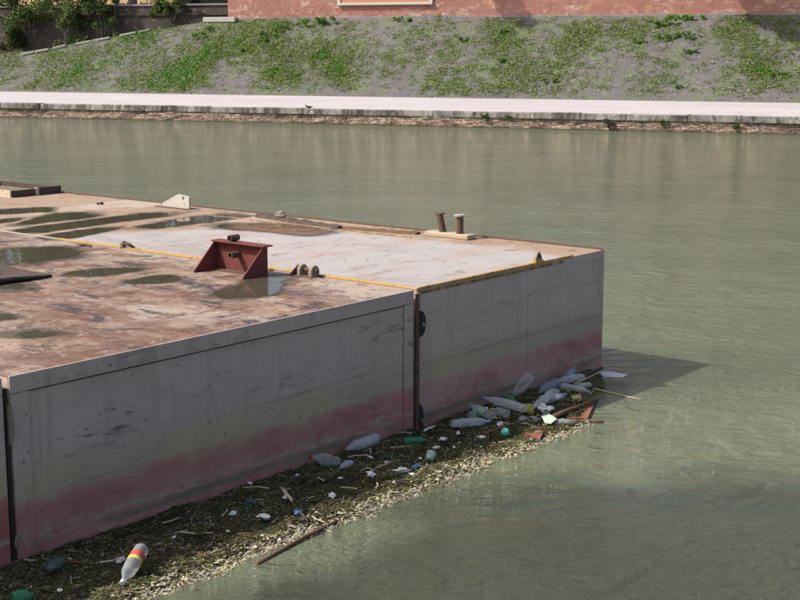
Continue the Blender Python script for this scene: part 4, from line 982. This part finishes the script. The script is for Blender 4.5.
# bottles
def lathe(mb, prof, seg=18, crumple=0.0, seed=0, ribs=0):
    b = len(mb.v)
    for x, r in prof:
        for k_ in range(seg):
            a = 2 * math.pi * k_ / seg; n = 1 + crumple * ns(x * 14 + seed, math.cos(a) * 1.3, math.sin(a) * 1.3 + seed) + crumple * .5 * ns(x * 40 + seed, math.cos(a) * 3, math.sin(a) * 3)
            mb.v.append((x, math.cos(a) * r * n, math.sin(a) * r * n))
    m_ = len(prof)
    mb.f += [(b + i * seg + k_, b + i * seg + (k_ + 1) % seg, b + (i + 1) * seg + (k_ + 1) % seg, b + (i + 1) * seg + k_) for i in range(m_ - 1) for k_ in range(seg)]
    return mb
def aim(o, a, b, roll=0.0):
    d = (b - a); q = d.to_track_quat('X', 'Z'); o.rotation_mode = 'QUATERNION'; o.rotation_quaternion = q; o.location = a
def bottle(pa, pb, za, zb, r, body, label, cap=None, band=None, crumple=.12, seed=0, ribbed=False, L=None, name='plastic_bottle', group=None):
    """pa = base pixel, pb = neck pixel, heights of the axis above the water"""
    a, b = at(*pa, za), at(*pb, zb)
    if L: b = a + (b - a).normalized() * L
    ln = (b - a).length; root = empty(name, a, 0, label, 'bottle', group); aim(root, a, b)
    if crumple > .13: root.scale = (1, 1.08, .78)
    cl = .022 if cap else 0.0; B = ln - cl
    prof = [(0.008, .02 * r / .045), (.002, r * .72), (.012, r * .96)]
    nb = 22
    for i in range(nb + 1):
        u = i / nb; x = .02 + u * (B * .66 - .02); rr = r * (1 - (.045 * (1 + math.cos(u * math.pi * 2 * 8)) if ribbed else .02 * (1 + math.cos(u * 12))))
        prof.append((x, rr))
    for u, rr in ((.72, .93), (.78, .8), (.84, .62), (.89, .42), (.93, .32), (.95, .36), (.96, .30), (1.0, .30)): prof.append((B * u, r * rr))
    mb = lathe(MB(), prof, 18, crumple, seed); b0 = len(mb.v); mb.v.append((.010, 0, 0)); mb.f += [((k_ + 1) % 18, k_, b0) for k_ in range(18)]
    mb.build('body', MAT[body], root, True, fix=False)
    if cap:
        mb = MB(); mb.tube([(B - .004, 0, 0), (ln, 0, 0)], max(.0145, r * .34), 14); mb.build('cap', MAT[cap], root, bevel=.002)
    if band:
        for j, (m_, u0, u1) in enumerate(band):
            pr = [(B * (u0 + (u1 - u0) * i / 6), r * 1.015) for i in range(7)]
            lathe(MB(), pr, 18, crumple, seed).build('label_band', MAT[m_], root, True, fix=False)
    return root
bottle((142, 548), (122, 583), .15, .065, .043, 'clear', 'clear plastic bottle with a white cap and red and yellow label near the gap', 'cap_white', [('label_red', .22, .38), ('label_yellow', .385, .47)], .08, 1, L=.34)
bottle((377, 438), (346, 449), .085, .07, .043, 'cloudy', 'ribbed clear bottle lying against the red paint of the pontoon', None, None, .10, 2, True)
bottle((339, 462), (309, 456), .06, .075, .046, 'clear', 'crushed clear bottle with a red cap', 'cap_red', None, .4, 3)
bottle((403, 442), (426, 440), .055, .055, .033, 'greenpl', 'green bottle half sunk in the straw', None, None, .08, 4)
bottle((451, 424), (490, 421), .07, .065, .043, 'cloudy', 'milky clear bottle lying lowest of the litter pile', None, None, .22, 5)
bottle((493, 417), (469, 404), .075, .12, .042, 'clear', 'clear bottle with a green and white label and a green neck', 'cap_green', [('label_green', .30, .56)], .15, 6)
bottle((526, 409), (482, 397), .10, .13, .045, 'cloudy', 'long cloudy bottle with a pale blue cap by the pontoon', 'cap_blue', None, .14, 7)
bottle((508, 414), (491, 409), .07, .08, .040, 'clear', 'short clear bottle with a yellow cap between two larger bottles', 'cap_yellow', None, .2, 8)
bottle((531, 375), (513, 396), .27, .09, .045, 'clear', 'clear bottle standing on end against the pontoon side', None, None, .10, 9, True)
bottle((555, 391), (533, 408), .12, .08, .042, 'clear', 'clear bottle tilted beside the white crumpled bag', None, None, .25, 10)
bottle((558, 382), (539, 392), .10, .07, .042, 'blueish', 'pale blue bottle lying behind the tilted clear bottle', None, None, .12, 11)
bottle((583, 377), (558, 381), .09, .09, .045, 'cloudy', 'cloudy bottle nearest the pontoon corner', None, None, .18, 12)
bottle((560, 386), (590, 392), .06, .05, .041, 'cloudy', 'clear bottle floating at the outer side of the corner litter', None, None, .15, 13)
bottle((547, 426), (575, 421), .03, .03, .042, 'clear', 'crushed clear bottle floating outside the red board', None, None, .45, 14)
bottle((470, 416), (487, 408), .06, .07, .036, 'clear', 'small clear bottle squeezed between the milky one and the pontoon', 'cap_white', None, .2, 21)
bottle((519, 421), (540, 419), .05, .05, .036, 'clear', 'clear bottle lying half under the long thin stick', None, None, .3, 22)
bottle((548, 400), (566, 394), .08, .07, .038, 'clear', 'clear bottle between the white bag and the tan rind', 'cap_blue', [('bag', .25, .55)], .15, 23)
bottle((566, 377), (575, 369), .10, .12, .036, 'blueish', 'bluish bottle propped upright in the pontoon corner', 'cap_blue', None, .12, 24)
bottle((502, 396), (516, 402), .10, .09, .034, 'greenpl', 'dark green bottle behind the long cloudy one', None, None, .12, 25)
bottle((590, 385), (574, 387), .05, .06, .034, 'cloudy', 'small milky bottle beside the pale reed stem', 'cap_white', None, .2, 26)
bottle((62, 562), (45, 570), .06, .05, .05, 'teal', 'crumpled teal plastic bottle at the foot of the near pontoon', None, None, .5, 15)
bottle((12, 600), (33, 595), .06, .06, .045, 'greenpl', 'bright green bottle end poking from the debris below the gap', None, None, .1, 16)
bottle((351, 462), (340, 468), .05, .045, .03, 'cloudy', 'small crushed grey bottle below the ribbed one', None, None, .5, 17)

def lump(name, px, py, z, size, mat, label, cat, seed, n=.5, group=None, sub=3):
    bm = bmesh.new(); bmesh.ops.create_icosphere(bm, subdivisions=sub, radius=1)
    for v in bm.verts:
        k_ = 1 + n * mnoise.noise(v.co * 1.6 + Vector((seed, 0, 0))) + n * .4 * mnoise.noise(v.co * 4 + Vector((0, seed, 0)))
        v.co = Vector((v.co.x * size[0], v.co.y * size[1], v.co.z * size[2])) * k_
    me = bpy.data.meshes.new(name); bm.to_mesh(me); bm.free(); me.materials.append(MAT[mat]); o = bpy.data.objects.new(name, me); COL.objects.link(o)
    o.location = at(px, py, z); o.rotation_euler = (0, 0, seed * 1.7); return tag(o, label, cat, group)
FOAM = ['bent white foam strip in the debris below the ribbed bottle', 'elongated white foam piece beside the mint cup', 'crumpled white paper ball near the pale straw crust', 'white foam chip near the thin white plastic stick', 'small round white scrap just below the ribbed bottle', 'white scrap beside the bottle with the red and yellow label', 'white scrap touching the red paint of the pontoon', 'white scrap uphill of the curved foam piece', 'curved white foam piece between the teal bag and the straw crust', 'white scrap beside the dark diagonal stick', 'white scrap next to the mint green ball']
FG = 'white foam scraps in the debris'
for i, (x, y, s_) in enumerate(((371, 474, .032), (402, 470, .036), (332, 495, .026), (443, 439, .022), (370, 457, .016), (121, 560, .022), (250, 483, .016), (233, 513, .02), (264, 516, .03), (286, 497, .022), (481, 437, .022), (458, 433, .018), (436, 447, .016), (454, 447, .014), (340, 478, .012), (420, 458, .012), (386, 462, .012), (60, 590, .014), (174, 537, .010), (228, 531, .011), (297, 475, .012), (412, 474, .014), (394, 482, .012))):
    lump('foam_scrap', x, y, .055, (s_ * 1.5, s_ * .8, s_ * .55), 'foam', FOAM[i] if i < len(FOAM) else 'tiny white crumb of foam caught in the debris', 'scrap', i + 1, .8, FG, 2)
lump('crumpled_bag', 545, 409, .08, (.055, .04, .035), 'bag', 'white crumpled plastic bag among the corner bottles', 'bag', 31, .9)
lump('plastic_film', 417, 466, .05, (.05, .02, .012), 'blue_film', 'scrap of bright blue plastic film beside the mint cup', 'film', 32, .8)
lump('plastic_film', 298, 512, .045, (.05, .025, .012), 'blue_film', 'dull blue film caught under a diagonal stick', 'film', 38, .8)
lump('fruit_rind', 577, 398, .07, (.035, .03, .028), 'tan_fruit', 'tan piece of rind among the corner bottles', 'rind', 33, .6)
lump('dark_bag', 250, 503, .055, (.05, .03, .02), 'teal', 'crumpled dark teal bag in the middle of the debris', 'bag', 34, .9)
lump('plastic_film', 500, 424, .05, (.045, .02, .015), 'bag', 'white film scrap beside the lowest bottle', 'film', 36, .8)
bm = bmesh.new(); bmesh.ops.create_uvsphere(bm, u_segments=24, v_segments=16, radius=.034); me = bpy.data.meshes.new('ball'); bm.to_mesh(me); bm.free(); me.materials.append(MAT['ball'])
me.polygons.foreach_set('use_smooth', [True] * len(me.polygons))
o = bpy.data.objects.new('ball', me); COL.objects.link(o); o.location = at(505, 432, .06); tag(o, 'small mint green ball on the edge of the debris', 'ball')
def cup(px, py, z, r, h, mat, label, rot):
    mb = MB(); n = 16
    prof = [(0, 0), (r * .7, 0), (r * .75, .004), (r, h), (r * .95, h), (r * .68, .006), (0, .006)]
    for rr, zz in prof: mb.v += [(rr * math.cos(2 * math.pi * k_ / n), rr * math.sin(2 * math.pi * k_ / n), zz) for k_ in range(n)]
    mb.f = [(i * n + k_, i * n + (k_ + 1) % n, (i + 1) * n + (k_ + 1) % n, (i + 1) * n + k_) for i in range(len(prof) - 1) for k_ in range(n)]
    o = mb.build('plastic_cup', MAT[mat], smooth=True, fix=False); o.location = at(px, py, z); o.rotation_euler = rot; tag(o, label, 'cup')
cup(531, 413, .045, .04, .075, 'cap_yellow', 'yellow plastic cup among the bottles', (.5, -.5, 0))
cup(429, 460, .035, .038, .065, 'mint', 'pale mint plastic cup lying in the straw', (-.9, .5, 0))

def sheet(name, px, z, mat, label, cat, thick=.012):
    pts = [at(*q, z) for q in px]; c = sum(pts, Vector()) / len(pts); mb = MB(); mb.prism([(p_.x - c.x, p_.y - c.y) for p_ in pts], thick, 'z', 0)
    o = mb.build(name, MAT[mat], bevel=.002); o.location = (c.x, c.y, z); return tag(o, label, cat)
sheet('board', [(598, 397), (588, 419), (563, 420), (578, 408)], .012, 'wood_red', 'red-brown triangular board at the outer tip of the litter', 'board')
sheet('board', [(547, 427), (540, 440), (524, 436), (531, 428)], .02, 'wood_red', 'red board corner sticking out beside the floating crushed bottle', 'board')
sheet('card', [(541, 416), (549, 414), (557, 419), (551, 424), (545, 423)], .075, 'paper_green', 'pale green card lying over the sticks', 'card', .004)
sheet('plastic_sheet', [(597, 372), (610, 372), (628, 375), (622, 378), (603, 377)], .004, 'bag', 'white plastic sheet floating off the pontoon corner', 'sheet', .006)
def stick(px, zs, r, mat, label, name='stick', group=None, wob=.01):
    pts = [at(*q, z) for q, z in zip(px, zs)]; P = []
    for i in range(len(pts) - 1):
        for h in range(4): P.append(pts[i].lerp(pts[i + 1], h / 4))
    P.append(pts[-1]); c = P[0].copy()
    P = [p_ - c + Vector((wob * ns(i, 0, px[0][0], .6), wob * ns(i, 5, px[0][0], .6), wob * .4 * ns(i, 9, px[0][0], .6))) for i, p_ in enumerate(P)]
    n = len(P); o = MB().tube(P, [r * (1 - .35 * i / n + .12 * ns(i, 1, px[0][0], .9)) for i in range(n)], 8).build(name, MAT[mat], smooth=True); o.location = c
    return tag(o, label, 'stick', group)
stick([(553, 417), (596, 399)], (.06, .05), .022, 'wood_brown', 'thick brown branch lying across the red board')
stick([(484, 434), (512, 424), (541, 416)], (.05, .06, .06), .011, 'wood_brown', 'long thin stick running from the mint green ball to the card')
stick([(519, 446), (546, 431)], (.015, .03), .012, 'wood_brown', 'stick at the water edge below the red board corner')
stick([(575, 421), (604, 422)], (.01, .008), .014, 'wood_brown', 'short brown stick floating out past the crushed bottle')
stick([(583, 386), (612, 393), (641, 400)], (.03, .01, .006), .008, 'straw', 'pale yellow reed stem drifting out from the corner')
stick([(580, 378), (602, 368)], (.06, .07), .02, 'wood_dark', 'dark piece of wood wedged at the pontoon corner')
stick([(575, 384), (606, 369)], (.09, .08), .008, 'straw', 'straw stem leaning at the pontoon corner')
stick([(257, 564), (296, 542), (337, 521)], (.004, .01, .02), .015, 'wood_brown', 'long brown pole floating along the outer edge of the debris')
stick([(257, 547), (292, 533)], (.02, .03), .012, 'wood_brown', 'short brown pole in the pale straw crust')
stick([(282, 488), (307, 521)], (.065, .045), .009, 'wood_dark', 'dark diagonal stick across the debris')
stick([(283, 489), (292, 501)], (.07, .06), .014, 'wood_pale', 'short pale stick beside the dark diagonal one')
stick([(424, 431), (434, 426)], (.07, .075), .008, 'cap_white', 'thin white plastic stick near the joint of the pontoons')
stick([(513, 413), (532, 419)], (.08, .07), .012, 'wood_dark', 'dark stick under the yellow cup')
stick([(330, 522), (350, 512)], (.02, .025), .012, 'wood_brown', 'brown stick end at the debris edge')
SG = 'thin twigs tangled in the debris'
rnd = random.Random(77)
for i in range(46):
    x = rnd.uniform(-4.3, 1.2); y = rnd.uniform(-.95, -.08); a = rnd.uniform(0, 6.28); L = rnd.uniform(.07, .22)
    p_ = W(x, y, 0); z = mat_h(x, y) + .022; q = [Vector((0, 0, 0)), Vector((math.cos(a) * L * .5, math.sin(a) * L * .5, rnd.uniform(.0, .02))), Vector((math.cos(a + .3) * L, math.sin(a + .3) * L, rnd.uniform(-.005, .025)))]
    o = MB().tube(q, [.006, .005, .003], 6).build('twig', MAT[rnd.choice(('wood_dark', 'wood_brown', 'straw', 'wood_pale'))]); o.location = (p_.x, p_.y, z)
    tag(o, 'thin twig tangled in the floating debris', 'twig', SG)

# ------------------------------------------------------------------ near embankment behind the camera, whose tree shades the water
nb = empty('near_embankment', DT * -9.5, QROT, 'high stone embankment on the camera side of the river', 'embankment')
MB().box(-70, -10, -9, 0, -1.5, 11.0).build('wall', MAT['plinth'], nb)
MB().box(-70, -10, -.6, .12, 11.004, 12.0).build('parapet', MAT['trim'], nb)
rnd = random.Random(99); cl = []
while len(cl) < 100:
    x = rnd.uniform(230, 900); y = rnd.uniform(455, 720)
    lim = 578 - (x - 250) * .365 if x < 560 else 465 - (x - 560) * .03
    if y < lim + 17 or rnd.random() > (y - lim) / 70: continue
    cl.append(sunward(at(x, y, 0), rnd.uniform(34, 48)))
crown_tree((cl[0].x - 3, -3.5, 11.0), cl, [rnd.uniform(.4, .7) for _ in cl], 12500, 'tall plane tree on the near embankment shading the water', 98, .2, None, .45)
